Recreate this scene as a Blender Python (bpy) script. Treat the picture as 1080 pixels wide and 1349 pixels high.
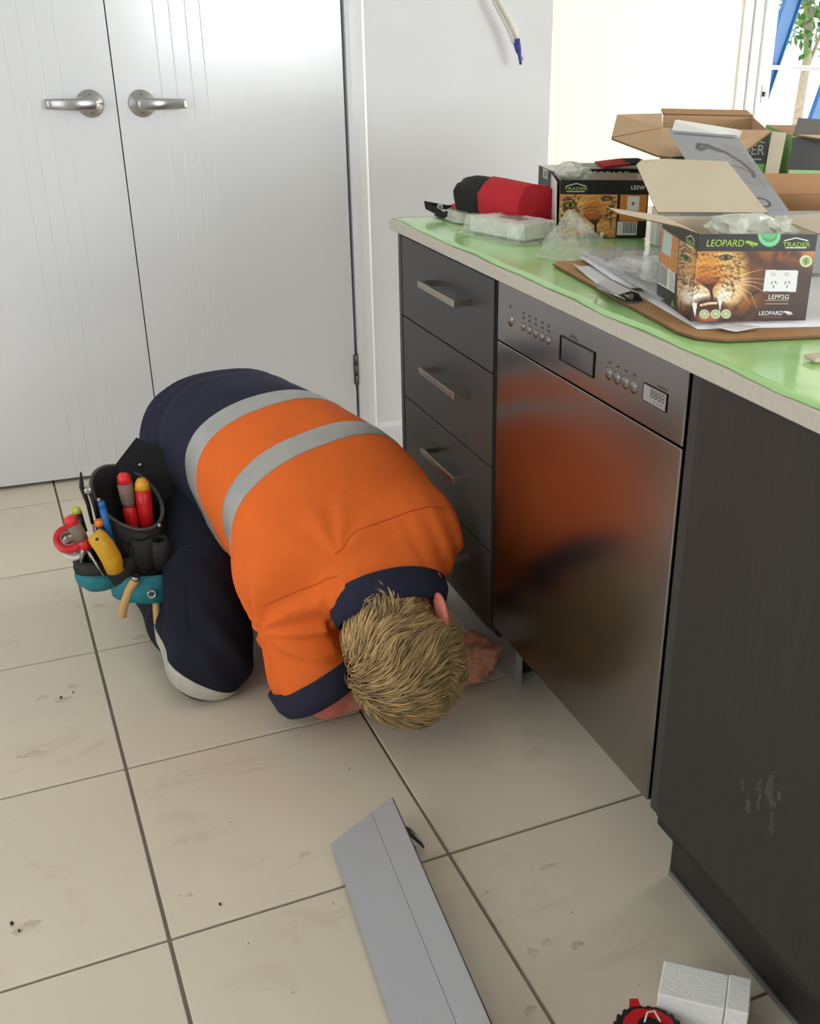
import bpy, bmesh, math, random
import numpy as np
from mathutils import Vector, Matrix

for _o in list(bpy.data.objects):
    bpy.data.objects.remove(_o)
scene = bpy.context.scene
COL = scene.collection
random.seed(7)
RNG = np.random.default_rng(11)

# ------------------------------------------------------------------ camera
cam_d = bpy.data.cameras.new('camera')
cam = bpy.data.objects.new('camera', cam_d)
COL.objects.link(cam)
cam_d.sensor_fit = 'VERTICAL'
cam_d.sensor_height = 36.0
cam_d.sensor_width = 36.0
cam_d.lens = 1398.14 / 1349 * 36.0
cam_d.shift_x = (540 - 664.27) / 1349
cam_d.shift_y = (726.39 - 674.5) / 1349
cam_d.clip_start = 0.02
_r = Vector((0.91056048, -0.41288935, 0.0200497))
_u = Vector((0.16302465, 0.40324988, 0.90045127))
_f = Vector((0.37987178, 0.81664675, -0.43449455))
cam.matrix_world = Matrix(((_r.x, _u.x, -_f.x, -0.764), (_r.y, _u.y, -_f.y, -1.0968),
                           (_r.z, _u.z, -_f.z, 1.2652), (0, 0, 0, 1)))
scene.camera = cam

# ------------------------------------------------------------------ world, sun, window light, exposure
world = bpy.data.worlds.new('sky')
scene.world = world
world.use_nodes = True
wn = world.node_tree.nodes
wn.clear()
_bg = wn.new('ShaderNodeBackground')
_bg.inputs[0].default_value = (0.80, 0.90, 1.0, 1)
_bg.inputs[1].default_value = 1.6
_wo = wn.new('ShaderNodeOutputWorld')
world.node_tree.links.new(_bg.outputs[0], _wo.inputs[0])

sun_d = bpy.data.lights.new('sun', 'SUN')
sun_d.energy = 7.0
sun_d.angle = math.radians(1.0)
sun_d.color = (1.0, 0.95, 0.86)
sun = bpy.data.objects.new('sun', sun_d)
COL.objects.link(sun)
sun.rotation_euler = Vector((-0.55, -0.62, -1.0)).to_track_quat('-Z', 'Y').to_euler()


def window_light(name, loc, direction, sx, sy, energy, color):
    d = bpy.data.lights.new(name, 'AREA')
    d.shape = 'RECTANGLE'
    d.size = sx
    d.size_y = sy
    d.energy = energy
    d.color = color
    o = bpy.data.objects.new(name, d)
    COL.objects.link(o)
    o.location = loc
    o.rotation_euler = Vector(direction).to_track_quat('-Z', 'Z').to_euler()
    return o


window_light('window_daylight_left', (-3.16, -0.6, 1.2), (1, 0, 0), 3.0, 1.7, 20, (1.0, 0.96, 0.90))
window_light('window_daylight_rear', (1.35, -3.96, 1.68), (0, 1, 0), 1.7, 1.1, 85, (0.95, 0.98, 1.0))
window_light('added_daylight_right', (6.42, 2.2, 1.25), (-1, 0, 0), 3.6, 1.9, 270, (1.0, 0.97, 0.93))  # unseen right-hand source, added to brighten the far wall and worktop

scene.view_settings.view_transform = 'Standard'
scene.view_settings.look = 'None'
scene.view_settings.gamma = 1.0
scene.view_settings.use_curve_mapping = False
scene.view_settings.exposure = 0.22

# ------------------------------------------------------------------ materials
MATS = {}


def lin(c):
    return tuple((v / 12.92 if v <= 0.04045 else ((v + 0.055) / 1.055) ** 2.4) for v in c)


def rgb(r, g, b):
    return lin((r / 255, g / 255, b / 255))


def mat(name, color, rough=0.5, metal=0.0, var=0.0, scale=20.0, stretch=(1, 1, 1), bump=0.0, bscale=60.0,
        coat=0.0, spec=0.5, trans=0.0, alpha=1.0, rvar=0.0, objrand=0.0, sss=0.0, attr=None, bstretch=None,
        emit=None, subrough=None, distortion=0.0):
    m = bpy.data.materials.new(name)
    m.use_nodes = True
    nt = m.node_tree
    N, L = nt.nodes, nt.links
    p = N['Principled BSDF']
    p.inputs['Roughness'].default_value = rough
    p.inputs['Metallic'].default_value = metal
    p.inputs['Specular IOR Level'].default_value = spec
    p.inputs['Coat Weight'].default_value = coat
    p.inputs['Coat Roughness'].default_value = 0.15
    p.inputs['Transmission Weight'].default_value = trans
    p.inputs['Alpha'].default_value = alpha
    if sss:
        p.inputs['Subsurface Weight'].default_value = sss
        p.inputs['Subsurface Radius'].default_value = (0.01, 0.004, 0.002)
        p.inputs['Subsurface Scale'].default_value = 0.5
    tc = N.new('ShaderNodeTexCoord')
    mp = N.new('ShaderNodeMapping')
    mp.inputs['Scale'].default_value = stretch
    L.new(tc.outputs['Object'], mp.inputs['Vector'])
    nz = N.new('ShaderNodeTexNoise')
    nz.inputs['Scale'].default_value = scale
    nz.inputs['Detail'].default_value = 5
    nz.inputs['Distortion'].default_value = distortion
    L.new(mp.outputs[0], nz.inputs['Vector'])
    if attr:
        at = N.new('ShaderNodeAttribute')
        at.attribute_name = attr
        base = at.outputs['Color']
    else:
        rg = N.new('ShaderNodeRGB')
        rg.outputs[0].default_value = (*color, 1)
        base = rg.outputs[0]
    hs = N.new('ShaderNodeHueSaturation')
    L.new(base, hs.inputs['Color'])
    mr = N.new('ShaderNodeMapRange')
    mr.inputs[1].default_value = 0.25
    mr.inputs[2].default_value = 0.75
    mr.inputs[3].default_value = 1 - var
    mr.inputs[4].default_value = 1 + var
    L.new(nz.outputs['Fac'], mr.inputs[0])
    val = mr.outputs[0]
    if objrand:
        oi = N.new('ShaderNodeObjectInfo')
        m2 = N.new('ShaderNodeMapRange')
        m2.inputs[3].default_value = 1 - objrand
        m2.inputs[4].default_value = 1 + objrand
        L.new(oi.outputs['Random'], m2.inputs[0])
        mu = N.new('ShaderNodeMath')
        mu.operation = 'MULTIPLY'
        L.new(val, mu.inputs[0])
        L.new(m2.outputs[0], mu.inputs[1])
        val = mu.outputs[0]
    L.new(val, hs.inputs['Value'])
    L.new(hs.outputs[0], p.inputs['Base Color'])
    if rvar:
        m3 = N.new('ShaderNodeMapRange')
        m3.inputs[1].default_value = 0.3
        m3.inputs[2].default_value = 0.7
        m3.inputs[3].default_value = max(0.02, rough - rvar)
        m3.inputs[4].default_value = rough + rvar
        L.new(nz.outputs['Fac'], m3.inputs[0])
        L.new(m3.outputs[0], p.inputs['Roughness'])
    if bump:
        mb = N.new('ShaderNodeMapping')
        mb.inputs['Scale'].default_value = bstretch or stretch
        L.new(tc.outputs['Object'], mb.inputs['Vector'])
        nb = N.new('ShaderNodeTexNoise')
        nb.inputs['Scale'].default_value = bscale
        nb.inputs['Detail'].default_value = 4
        L.new(mb.outputs[0], nb.inputs['Vector'])
        bp = N.new('ShaderNodeBump')
        bp.inputs['Strength'].default_value = min(1.0, bump)
        bp.inputs['Distance'].default_value = 0.002
        L.new(nb.outputs['Fac'], bp.inputs['Height'])
        L.new(bp.outputs[0], p.inputs['Normal'])
    if emit:
        p.inputs['Emission Color'].default_value = (*emit[0], 1)
        p.inputs['Emission Strength'].default_value = emit[1]
    MATS[name] = m
    return m


def tile_material():
    m = mat('porcelain_tile', rgb(216, 205, 185), 0.42, var=0.05, scale=2.2, stretch=(1, 1, 1), rvar=0.10, objrand=0.02,
            bump=0.06, bscale=90)
    nt = m.node_tree
    N, L = nt.nodes, nt.links
    p = N['Principled BSDF']
    hs = next(n for n in N if n.type == 'HUE_SAT')
    geo = N.new('ShaderNodeNewGeometry')
    # broad smears of dried dirt
    n1 = N.new('ShaderNodeTexNoise')
    n1.inputs['Scale'].default_value = 5.0
    n1.inputs['Detail'].default_value = 7
    n1.inputs['Roughness'].default_value = 0.68
    n1.inputs['Distortion'].default_value = 0.8
    mp = N.new('ShaderNodeMapping')
    mp.inputs['Scale'].default_value = (0.8, 1.7, 1)
    mp.inputs['Rotation'].default_value = (0, 0, 0.5)
    L.new(geo.outputs['Position'], mp.inputs['Vector'])
    L.new(mp.outputs[0], n1.inputs['Vector'])
    r1 = N.new('ShaderNodeMapRange')
    r1.inputs[1].default_value = 0.56
    r1.inputs[2].default_value = 0.74
    r1.inputs[4].default_value = 0.38
    L.new(n1.outputs['Fac'], r1.inputs[0])
    mx = N.new('ShaderNodeMix')
    mx.data_type = 'RGBA'
    L.new(r1.outputs[0], mx.inputs[0])
    L.new(hs.outputs[0], mx.inputs[6])
    mx.inputs[7].default_value = (*rgb(176, 150, 112), 1)
    # specks
    n2 = N.new('ShaderNodeTexNoise')
    n2.inputs['Scale'].default_value = 38
    n2.inputs['Detail'].default_value = 2
    L.new(geo.outputs['Position'], n2.inputs['Vector'])
    r2 = N.new('ShaderNodeMapRange')
    r2.inputs[1].default_value = 0.735
    r2.inputs[2].default_value = 0.79
    r2.inputs[4].default_value = 0.55
    L.new(n2.outputs['Fac'], r2.inputs[0])
    mx2 = N.new('ShaderNodeMix')
    mx2.data_type = 'RGBA'
    L.new(r2.outputs[0], mx2.inputs[0])
    L.new(mx.outputs[2], mx2.inputs[6])
    mx2.inputs[7].default_value = (*rgb(110, 86, 62), 1)
    L.new(mx2.outputs[2], p.inputs['Base Color'])
    return m


def film_mix(name, color, transp, rough=0.15, bump=0.0, bscale=40):
    """thin plastic: part see-through, part glossy coloured sheet"""
    m = bpy.data.materials.new(name)
    m.use_nodes = True
    nt = m.node_tree
    N, L = nt.nodes, nt.links
    p = N['Principled BSDF']
    p.inputs['Base Color'].default_value = (*color, 1)
    p.inputs['Roughness'].default_value = rough
    out = N['Material Output']
    tr = N.new('ShaderNodeBsdfTransparent')
    mx = N.new('ShaderNodeMixShader')
    tc = N.new('ShaderNodeTexCoord')
    nz = N.new('ShaderNodeTexNoise')
    nz.inputs['Scale'].default_value = bscale
    L.new(tc.outputs['Object'], nz.inputs['Vector'])
    mr = N.new('ShaderNodeMapRange')
    mr.inputs[1].default_value = 0.3
    mr.inputs[2].default_value = 0.7
    mr.inputs[3].default_value = max(0, transp - 0.12)
    mr.inputs[4].default_value = min(1, transp + 0.12)
    L.new(nz.outputs['Fac'], mr.inputs[0])
    L.new(mr.outputs[0], mx.inputs[0])
    L.new(p.outputs[0], mx.inputs[1])
    L.new(tr.outputs[0], mx.inputs[2])
    L.new(mx.outputs[0], out.inputs['Surface'])
    if bump:
        bp = N.new('ShaderNodeBump')
        bp.inputs['Strength'].default_value = bump
        bp.inputs['Distance'].default_value = 0.003
        L.new(nz.outputs['Fac'], bp.inputs['Height'])
        L.new(bp.outputs[0], p.inputs['Normal'])
    MATS[name] = m
    return m


tile_material()
mat('grout', rgb(128, 119, 105), 0.9, var=0.15, scale=12)
mat('wall_paint', rgb(229, 230, 233), 0.65, var=0.012, scale=3, bump=0.05, bscale=150)
mat('far_wall_paint', rgb(228, 223, 214), 0.7, var=0.012, scale=3)
mat('ceiling_paint', rgb(235, 235, 232), 0.8, var=0.01, scale=3)
mat('door_gloss', rgb(228, 229, 232), 0.20, var=0.012, scale=3, bump=0.05, bscale=70, coat=0.4)
mat('trim_gloss', rgb(230, 231, 233), 0.35, var=0.01, scale=4)
mat('gap_shade', rgb(30, 30, 30), 0.8)
mat('satin_chrome', rgb(178, 176, 176), 0.28, 1.0, var=0.05, scale=80, stretch=(1, 1, 6))
mat('screw_steel', rgb(120, 118, 116), 0.35, 1.0, var=0.1)
mat('charcoal_laminate', rgb(58, 56, 55), 0.42, var=0.10, scale=30, stretch=(3, 6, 0.35), bump=0.10, bscale=90,
    bstretch=(2, 5, 0.25), spec=0.45)
mat('charcoal_panel', rgb(50, 47, 44), 0.45, var=0.14, scale=30, stretch=(3, 6, 0.3), bump=0.12, bscale=90,
    bstretch=(2, 5, 0.2), spec=0.35)
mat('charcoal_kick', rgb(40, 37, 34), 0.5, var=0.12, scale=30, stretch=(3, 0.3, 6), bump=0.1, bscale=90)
mat('carcass_black', rgb(26, 25, 24), 0.6, var=0.05)
mat('seal_grey', rgb(120, 120, 118), 0.5, var=0.05)
mat('handle_nickel', rgb(168, 158, 146), 0.32, 1.0, var=0.06, scale=60, stretch=(1, 6, 1))
mat('stainless', rgb(146, 142, 140), 0.22, 1.0, var=0.03, scale=30, stretch=(1, 40, 0.6), bump=0.02, bscale=120,
    bstretch=(1, 14, 0.4))
mat('stainless_panel', rgb(142, 138, 137), 0.20, 1.0, var=0.02, scale=30, stretch=(1, 40, 0.6))
mat('dish_flap', rgb(132, 128, 127), 0.16, 1.0, var=0.02)
mat('dish_mark', rgb(70, 67, 66), 0.5)
mat('lcd_back', rgb(158, 152, 150), 0.3, var=0.02)
mat('lcd_digit', rgb(30, 28, 28), 0.5)
mat('stone_bench', rgb(196, 188, 174), 0.35, var=0.06, scale=120, bump=0.03, bscale=100)
film_mix('green_film', rgb(160, 226, 120), 0.12, 0.10, 0.25, 14)
mat('green_film_solid', rgb(176, 224, 148), 0.16, var=0.05, scale=7, bump=0.35, bscale=18, coat=0.2)
mat('brushed_alu', rgb(172, 173, 175), 0.42, 0.5, var=0.03, scale=40, stretch=(30, 0.5, 1), bump=0.03, bscale=80,
    bstretch=(30, 0.6, 1))
mat('kick_silver', rgb(176, 176, 174), 0.4, 0.6, var=0.04, scale=30, stretch=(1, 0.5, 20))
mat('board_edge', rgb(70, 62, 54), 0.7, var=0.15, scale=80)
mat('black_plastic', rgb(22, 22, 23), 0.4, var=0.08)
mat('black_fabric', rgb(26, 26, 28), 0.9, var=0.2, scale=120, bump=0.3, bscale=400)
mat('black_leather', rgb(20, 19, 19), 0.6, var=0.18, scale=40, bump=0.25, bscale=150)
mat('pouch_inner', rgb(14, 13, 13), 0.85, var=0.1)
mat('teal_fabric', rgb(28, 120, 132), 0.7, var=0.12, scale=60, bump=0.2, bscale=300)
mat('grey_binding', rgb(74, 70, 68), 0.75, var=0.15, scale=60)
mat('orange_cotton', rgb(238, 112, 46), 0.86, var=0.05, scale=14, bump=0.22, bscale=28, spec=0.2)
mat('navy_cotton', rgb(44, 45, 63), 0.88, var=0.13, scale=16, bump=0.25, bscale=26, spec=0.2)
mat('navy_trouser', rgb(31, 33, 44), 0.88, var=0.18, scale=9, bump=0.3, bscale=30, spec=0.2)
mat('dirt_trouser', rgb(48, 46, 48), 0.9, var=0.2, scale=12, bump=0.3, bscale=30, spec=0.2)
mat('silver_tape', rgb(176, 176, 172), 0.42, 0.25, var=0.10, scale=18, bump=0.2, bscale=45)
mat('dirty_tape', rgb(188, 184, 174), 0.6, 0.1, var=0.16, scale=35, bump=0.2, bscale=40)
mat('seam_orange', rgb(206, 84, 20), 0.9, var=0.1)
mat('skin', rgb(206, 142, 116), 0.5, var=0.10, scale=30, bump=0.14, bscale=160, sss=0.12, spec=0.35)
mat('ear_skin', rgb(214, 122, 104), 0.5, var=0.08, scale=30, sss=0.2)
mat('hair', (0.4, 0.3, 0.2), 0.45, attr='Col', var=0.08, scale=60, spec=0.4)
mat('scalp_hair', rgb(126, 100, 66), 0.8, var=0.2, scale=90, bump=0.5, bscale=180)
mat('boot_brown', rgb(96, 78, 62), 0.7, var=0.2, scale=30, bump=0.2, bscale=80)
mat('boot_sole', rgb(120, 112, 100), 0.8, var=0.15, scale=30)
mat('red_plastic', rgb(206, 28, 34), 0.3, var=0.04)
mat('bright_red_plastic', rgb(226, 44, 50), 0.3, var=0.04)
mat('grey_rubber', rgb(128, 108, 96), 0.6, var=0.12, scale=60)
mat('yellow_plastic', rgb(214, 164, 36), 0.45, var=0.12, scale=30)
mat('amber_plastic', rgb(236, 170, 46), 0.35, var=0.04)
mat('lime_plastic', rgb(200, 206, 70), 0.4, var=0.05)
mat('orange_plastic', rgb(236, 136, 36), 0.35, var=0.04)
mat('blue_plastic', rgb(32, 104, 178), 0.35, var=0.04)
mat('tool_steel', rgb(170, 168, 164), 0.3, 1.0, var=0.1, scale=40)
mat('black_steel', rgb(40, 38, 37), 0.4, 0.7, var=0.1)
mat('tan_wood', rgb(206, 166, 104), 0.6, var=0.15, scale=30, stretch=(1, 1, 0.2))
mat('tape_core', rgb(150, 132, 118), 0.8, var=0.1)
mat('cardboard_tan', rgb(196, 162, 124), 0.85, var=0.05, scale=25, bump=0.1, bscale=120)
mat('cardboard_dark', rgb(178, 136, 96), 0.85, var=0.05, scale=25, bump=0.1, bscale=120)
mat('cardboard_pale', rgb(206, 192, 168), 0.85, var=0.03, scale=25, bump=0.06, bscale=120)
mat('cardboard_edge', rgb(120, 92, 62), 0.9, var=0.1)
mat('carton_black', rgb(30, 28, 27), 0.42, var=0.08)
mat('carton_green', rgb(88, 148, 50), 0.45, var=0.04)
mat('carton_light_green', rgb(166, 206, 140), 0.45, var=0.04)
mat('carton_grey', rgb(142, 144, 148), 0.5, var=0.03)
mat('carton_white', rgb(226, 222, 214), 0.55, var=0.02)
mat('carton_orange', rgb(216, 134, 62), 0.45, var=0.05)
mat('print_white', rgb(236, 234, 226), 0.5)
mat('print_grey_text', rgb(150, 148, 144), 0.5)
mat('print_lime', rgb(170, 204, 80), 0.5)
mat('print_dark', rgb(34, 30, 32), 0.5)
mat('print_photo', (0.5, 0.3, 0.1), 0.4, attr='Col', var=0.0)
mat('seal_green', rgb(120, 200, 140), 0.35, var=0.05)
mat('paper_white', rgb(232, 232, 234), 0.7, var=0.02, scale=20)
mat('paper_blue', rgb(150, 196, 214), 0.6, var=0.04)
mat('hardboard', rgb(178, 134, 90), 0.7, var=0.07, scale=60, bump=0.1, bscale=200)
mat('hardboard_edge', rgb(126, 92, 58), 0.8, var=0.1)
mat('white_plastic', rgb(232, 230, 222), 0.35, var=0.02)
film_mix('clear_bag', rgb(236, 238, 232), 0.72, 0.12, 0.6, 30)
film_mix('clear_bag_dense', rgb(228, 232, 218), 0.40, 0.14, 0.8, 40)
film_mix('sleeve_plastic', rgb(226, 226, 230), 0.55, 0.08, 0.2, 20)
mat('red_canvas', rgb(190, 26, 40), 0.8, var=0.08, scale=40, bump=0.25, bscale=300)
mat('black_canvas', rgb(24, 23, 24), 0.85, var=0.15, scale=60, bump=0.25, bscale=300)
mat('foam_white', rgb(246, 245, 241), 0.85, var=0.03, scale=90, bump=0.6, bscale=240)
mat('cable_white', rgb(214, 208, 196), 0.45, var=0.04)
mat('cable_blue', rgb(58, 62, 140), 0.4, var=0.06)
mat('ladder_blue', rgb(40, 96, 152), 0.45, var=0.06, scale=8)
mat('ladder_alu', rgb(210, 212, 214), 0.35, 0.8, var=0.05)
mat('leaf_green', rgb(84, 128, 60), 0.6, var=0.25, scale=4)
mat('bark', rgb(170, 154, 134), 0.9, var=0.2)
mat('outdoor_paving', rgb(226, 222, 212), 0.9, var=0.06, scale=2)
mat('stain_brown', rgb(120, 92, 60), 0.8, var=0.3, scale=40)
film_mix('stain_smear', rgb(160, 128, 92), 0.86, 0.6, 0, 60)
mat('speck_dark', rgb(34, 26, 20), 0.8, var=0.2)

# ------------------------------------------------------------------ object helpers
ORG = {}


def link(name, me, m=None, parent=None, loc=None, smooth=False):
    o = bpy.data.objects.new(name, me)
    COL.objects.link(o)
    if m is not None and len(me.materials) == 0:
        for mm in (m if isinstance(m, (list, tuple)) else [m]):
            me.materials.append(MATS[mm])
    if smooth:
        me.polygons.foreach_set('use_smooth', [True] * len(me.polygons))
    return o


def place(o, world_loc, parent=None):
    """world_loc: where this object's origin is in the world"""
    w = Vector(world_loc)
    ORG[o.name] = w
    if parent is not None:
        o.parent = parent
        o.location = w - ORG[parent.name]
    else:
        o.location = w
    return o


def mesh(name, verts, faces, m, parent=None, smooth=False, mi=None, origin=None):
    """verts in world space; origin put at the base centre"""
    V = np.array(verts, dtype=float)
    lo, hi = V.min(0), V.max(0)
    og = np.array([(lo[0] + hi[0]) / 2, (lo[1] + hi[1]) / 2, lo[2]]) if origin is None else np.array(origin)
    me = bpy.data.meshes.new(name)
    me.from_pydata((V - og).tolist(), [], [list(map(int, f)) for f in faces])
    me.update()
    o = link(name, me, m, smooth=smooth)
    if mi is not None:
        me.polygons.foreach_set('material_index', mi)
    place(o, og, parent)
    return o


def bm_obj(name, bm, m, parent=None, smooth=False):
    bmesh.ops.recalc_face_normals(bm, faces=bm.faces)
    vs = [v.co[:] for v in bm.verts]
    bm.verts.index_update()
    fs = [[v.index for v in f.verts] for f in bm.faces]
    mi = [f.material_index for f in bm.faces]
    sm = [f.smooth for f in bm.faces]
    o = mesh(name, vs, fs, m, parent, smooth=smooth, mi=mi)
    if not smooth:
        o.data.polygons.foreach_set('use_smooth', sm)
    bm.free()
    return o


def tag(o, label=None, cat=None, group=None, kind=None):
    if label:
        o['label'] = label
    if cat:
        o['category'] = cat
    if group:
        o['group'] = group
    if kind:
        o['kind'] = kind
    return o


def thing(name, loc, label, cat, group=None, kind=None):
    o = bpy.data.objects.new(name, None)
    o.empty_display_size = 0.05
    COL.objects.link(o)
    place(o, loc)
    return tag(o, label, cat, group, kind)


def frame(o, r, u):
    """4x4 with x=r, y=u, z=r x u at o"""
    r = Vector(r).normalized()
    n = r.cross(Vector(u)).normalized()
    u = n.cross(r)
    M = Matrix(((r.x, u.x, n.x, o[0]), (r.y, u.y, n.y, o[1]), (r.z, u.z, n.z, o[2]), (0, 0, 0, 1)))
    return M


I4 = Matrix.Identity(4)


def add_box(bm, lo, hi, M=I4, bevel=0.0, seg=1, mi=0):
    lo, hi = Vector(lo), Vector(hi)
    c = (lo + hi) / 2
    s = hi - lo
    r = bmesh.ops.create_cube(bm, size=1.0)
    vs = r['verts']
    for v in vs:
        v.co = Vector((v.co.x * s.x, v.co.y * s.y, v.co.z * s.z)) + c
    fs = set(f for v in vs for f in v.link_faces)
    for f in fs:
        f.material_index = mi
    if bevel > 0:
        es = list(set(e for v in vs for e in v.link_edges))
        rb = bmesh.ops.bevel(bm, geom=es, offset=bevel, segments=seg, affect='EDGES', profile=0.5)
        vs = list(set(v for f in rb['faces'] for v in f.verts) | set(v for v in vs if v.is_valid))
    for v in vs:
        v.co = M @ v.co
    return vs


def box(name, lo, hi, m, parent=None, bevel=0.0, seg=1, M=I4):
    bm = bmesh.new()
    add_box(bm, lo, hi, M, bevel, seg)
    return bm_obj(name, bm, m, parent)


def add_tube(bm, pts, radii, n=10, mi=0, cap=True, smooth=True, flat=None):
    pts = [Vector(p) for p in pts]
    if not isinstance(radii, (list, tuple)):
        radii = [radii] * len(pts)
    rings = []
    ref = None
    for i, p in enumerate(pts):
        t = (pts[min(i + 1, len(pts) - 1)] - pts[max(i - 1, 0)]).normalized()
        if ref is None:
            ref = Vector((0, 0, 1)) if abs(t.z) < 0.9 else Vector((1, 0, 0))
        a = t.cross(ref).normalized()
        b = a.cross(t).normalized()
        ref = b
        ka, kb = flat if flat else (1, 1)
        rings.append([bm.verts.new(p + (a * math.cos(2 * math.pi * k / n) * ka + b * math.sin(2 * math.pi * k / n) * kb) * radii[i])
                      for k in range(n)])
    for i in range(len(rings) - 1):
        for k in range(n):
            f = bm.faces.new((rings[i][k], rings[i][(k + 1) % n], rings[i + 1][(k + 1) % n], rings[i + 1][k]))
            f.smooth = smooth
            f.material_index = mi
    if cap:
        for rg in (rings[0][::-1], rings[-1]):
            f = bm.faces.new(rg)
            f.material_index = mi


def tube(name, pts, radii, m, parent=None, n=10, flat=None, cap=True):
    bm = bmesh.new()
    add_tube(bm, pts, radii, n, flat=flat, cap=cap)
    return bm_obj(name, bm, m, parent)


def add_prism(bm, poly, M, t, mi=0):
    """poly 2D list extruded 0..t along M's z"""
    a = [bm.verts.new(M @ Vector((p[0], p[1], 0))) for p in poly]
    b = [bm.verts.new(M @ Vector((p[0], p[1], t))) for p in poly]
    n = len(poly)
    f = bm.faces.new(a[::-1]); f.material_index = mi
    f = bm.faces.new(b); f.material_index = mi
    for i in range(n):
        f = bm.faces.new((a[i], a[(i + 1) % n], b[(i + 1) % n], b[i]))
        f.material_index = mi


def prism(name, poly, M, t, m, parent=None):
    bm = bmesh.new()
    add_prism(bm, poly, M, t)
    return bm_obj(name, bm, m, parent)


def add_slab(bm, quad, t, mi=0, mi_edge=None):
    """polygon of world points thickened by t along its normal"""
    q = [Vector(p) for p in quad]
    n = Vector((0, 0, 0))
    for i in range(len(q)):
        a, b = q[i], q[(i + 1) % len(q)]
        n += a.cross(b)
    n.normalize()
    a = [bm.verts.new(p - n * t / 2) for p in q]
    b = [bm.verts.new(p + n * t / 2) for p in q]
    f = bm.faces.new(a[::-1]); f.material_index = mi
    f = bm.faces.new(b); f.material_index = mi
    k = len(q)
    for i in range(k):
        f = bm.faces.new((a[i], a[(i + 1) % k], b[(i + 1) % k], b[i]))
        f.material_index = mi if mi_edge is None else mi_edge


def slab(name, quad, t, m, parent=None, mi_edge=None):
    bm = bmesh.new()
    add_slab(bm, quad, t, 0, mi_edge)
    return bm_obj(name, bm, m, parent)


def lathe(name, prof, M, m, parent=None, n=20):
    """prof: (radius, height) along M's z"""
    bm = bmesh.new()
    rings = []
    for r, h in prof:
        if r < 1e-6:
            rings.append([bm.verts.new(M @ Vector((0, 0, h)))])
        else:
            rings.append([bm.verts.new(M @ Vector((r * math.cos(2 * math.pi * k / n), r * math.sin(2 * math.pi * k / n), h)))
                          for k in range(n)])
    for a, b in zip(rings, rings[1:]):
        for k in range(n):
            k2 = (k + 1) % n
            if len(a) == 1 and len(b) == 1:
                continue
            if len(a) == 1:
                f = bm.faces.new((a[0], b[k2], b[k]))
            elif len(b) == 1:
                f = bm.faces.new((a[k], a[k2], b[0]))
            else:
                f = bm.faces.new((a[k], a[k2], b[k2], b[k]))
            f.smooth = True
    return bm_obj(name, bm, m, parent)


_dg = None


def text(name, body, M, width, m, parent=None, height=None, shear=0.0, thick=0.0002):
    """flat lettering, left-bottom at M's origin, scaled to the given width (and height)"""
    cu = bpy.data.curves.new('lettering_curve', 'FONT')
    cu.body = body
    cu.extrude = 0.0
    cu.shear = shear
    cu.resolution_u = 3
    tmp = bpy.data.objects.new('lettering_tmp', cu)
    COL.objects.link(tmp)
    dg = bpy.context.evaluated_depsgraph_get()
    me = bpy.data.meshes.new_from_object(tmp.evaluated_get(dg))
    bpy.data.objects.remove(tmp)
    bpy.data.curves.remove(cu)
    V = np.array([v.co[:] for v in me.vertices])
    F = [list(p.vertices) for p in me.polygons]
    bpy.data.meshes.remove(me)
    lo, hi = V.min(0), V.max(0)
    s = width / (hi[0] - lo[0])
    sy = s if height is None else height / (hi[1] - lo[1])
    W = [M @ Vector(((v[0] - lo[0]) * s, (v[1] - lo[1]) * sy, thick)) for v in V]
    return mesh(name, W, F, m, parent)


def decal(name, M, w, h, nx, ny, fn, parent=None, m='print_photo'):
    """flat print: grid whose vertex colours are computed by fn(U,V); U right 0..1, V up 0..1"""
    U, Vv = np.meshgrid(np.linspace(0, 1, nx), np.linspace(0, 1, ny))
    C = np.clip(fn(U, Vv), 0, 1)
    o3 = np.array(M.translation)
    r = np.array(M.col[0][:3])
    u = np.array(M.col[1][:3])
    P = o3 + U[..., None] * w * r + Vv[..., None] * h * u
    idx = np.arange(nx * ny).reshape(ny, nx)
    F = np.stack([idx[:-1, :-1], idx[:-1, 1:], idx[1:, 1:], idx[1:, :-1]], -1).reshape(-1, 4)
    o = mesh(name, P.reshape(-1, 3), F, m, parent)
    a = o.data.color_attributes.new('Col', 'FLOAT_COLOR', 'POINT')
    lc = np.where(C <= 0.04045, C / 12.92, ((C + 0.055) / 1.055) ** 2.4)
    a.data.foreach_set('color', np.concatenate([lc, np.ones(lc.shape[:2] + (1,))], -1).reshape(-1).astype(np.float32))
    return o


def noise3(P, scale, seed=0, octaves=1):
    """cheap smooth pseudo-noise: sum of sines in random directions"""
    rg = np.random.default_rng(seed)
    out = np.zeros(P.shape[:-1])
    for o_ in range(octaves):
        for _ in range(5):
            d = rg.normal(size=3)
            d /= np.linalg.norm(d)
            out += np.sin((P @ d) * scale * (1.9 ** o_) * rg.uniform(0.6, 1.4) + rg.uniform(0, 6.28)) / (5 * 1.7 ** o_)
    return out

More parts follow.
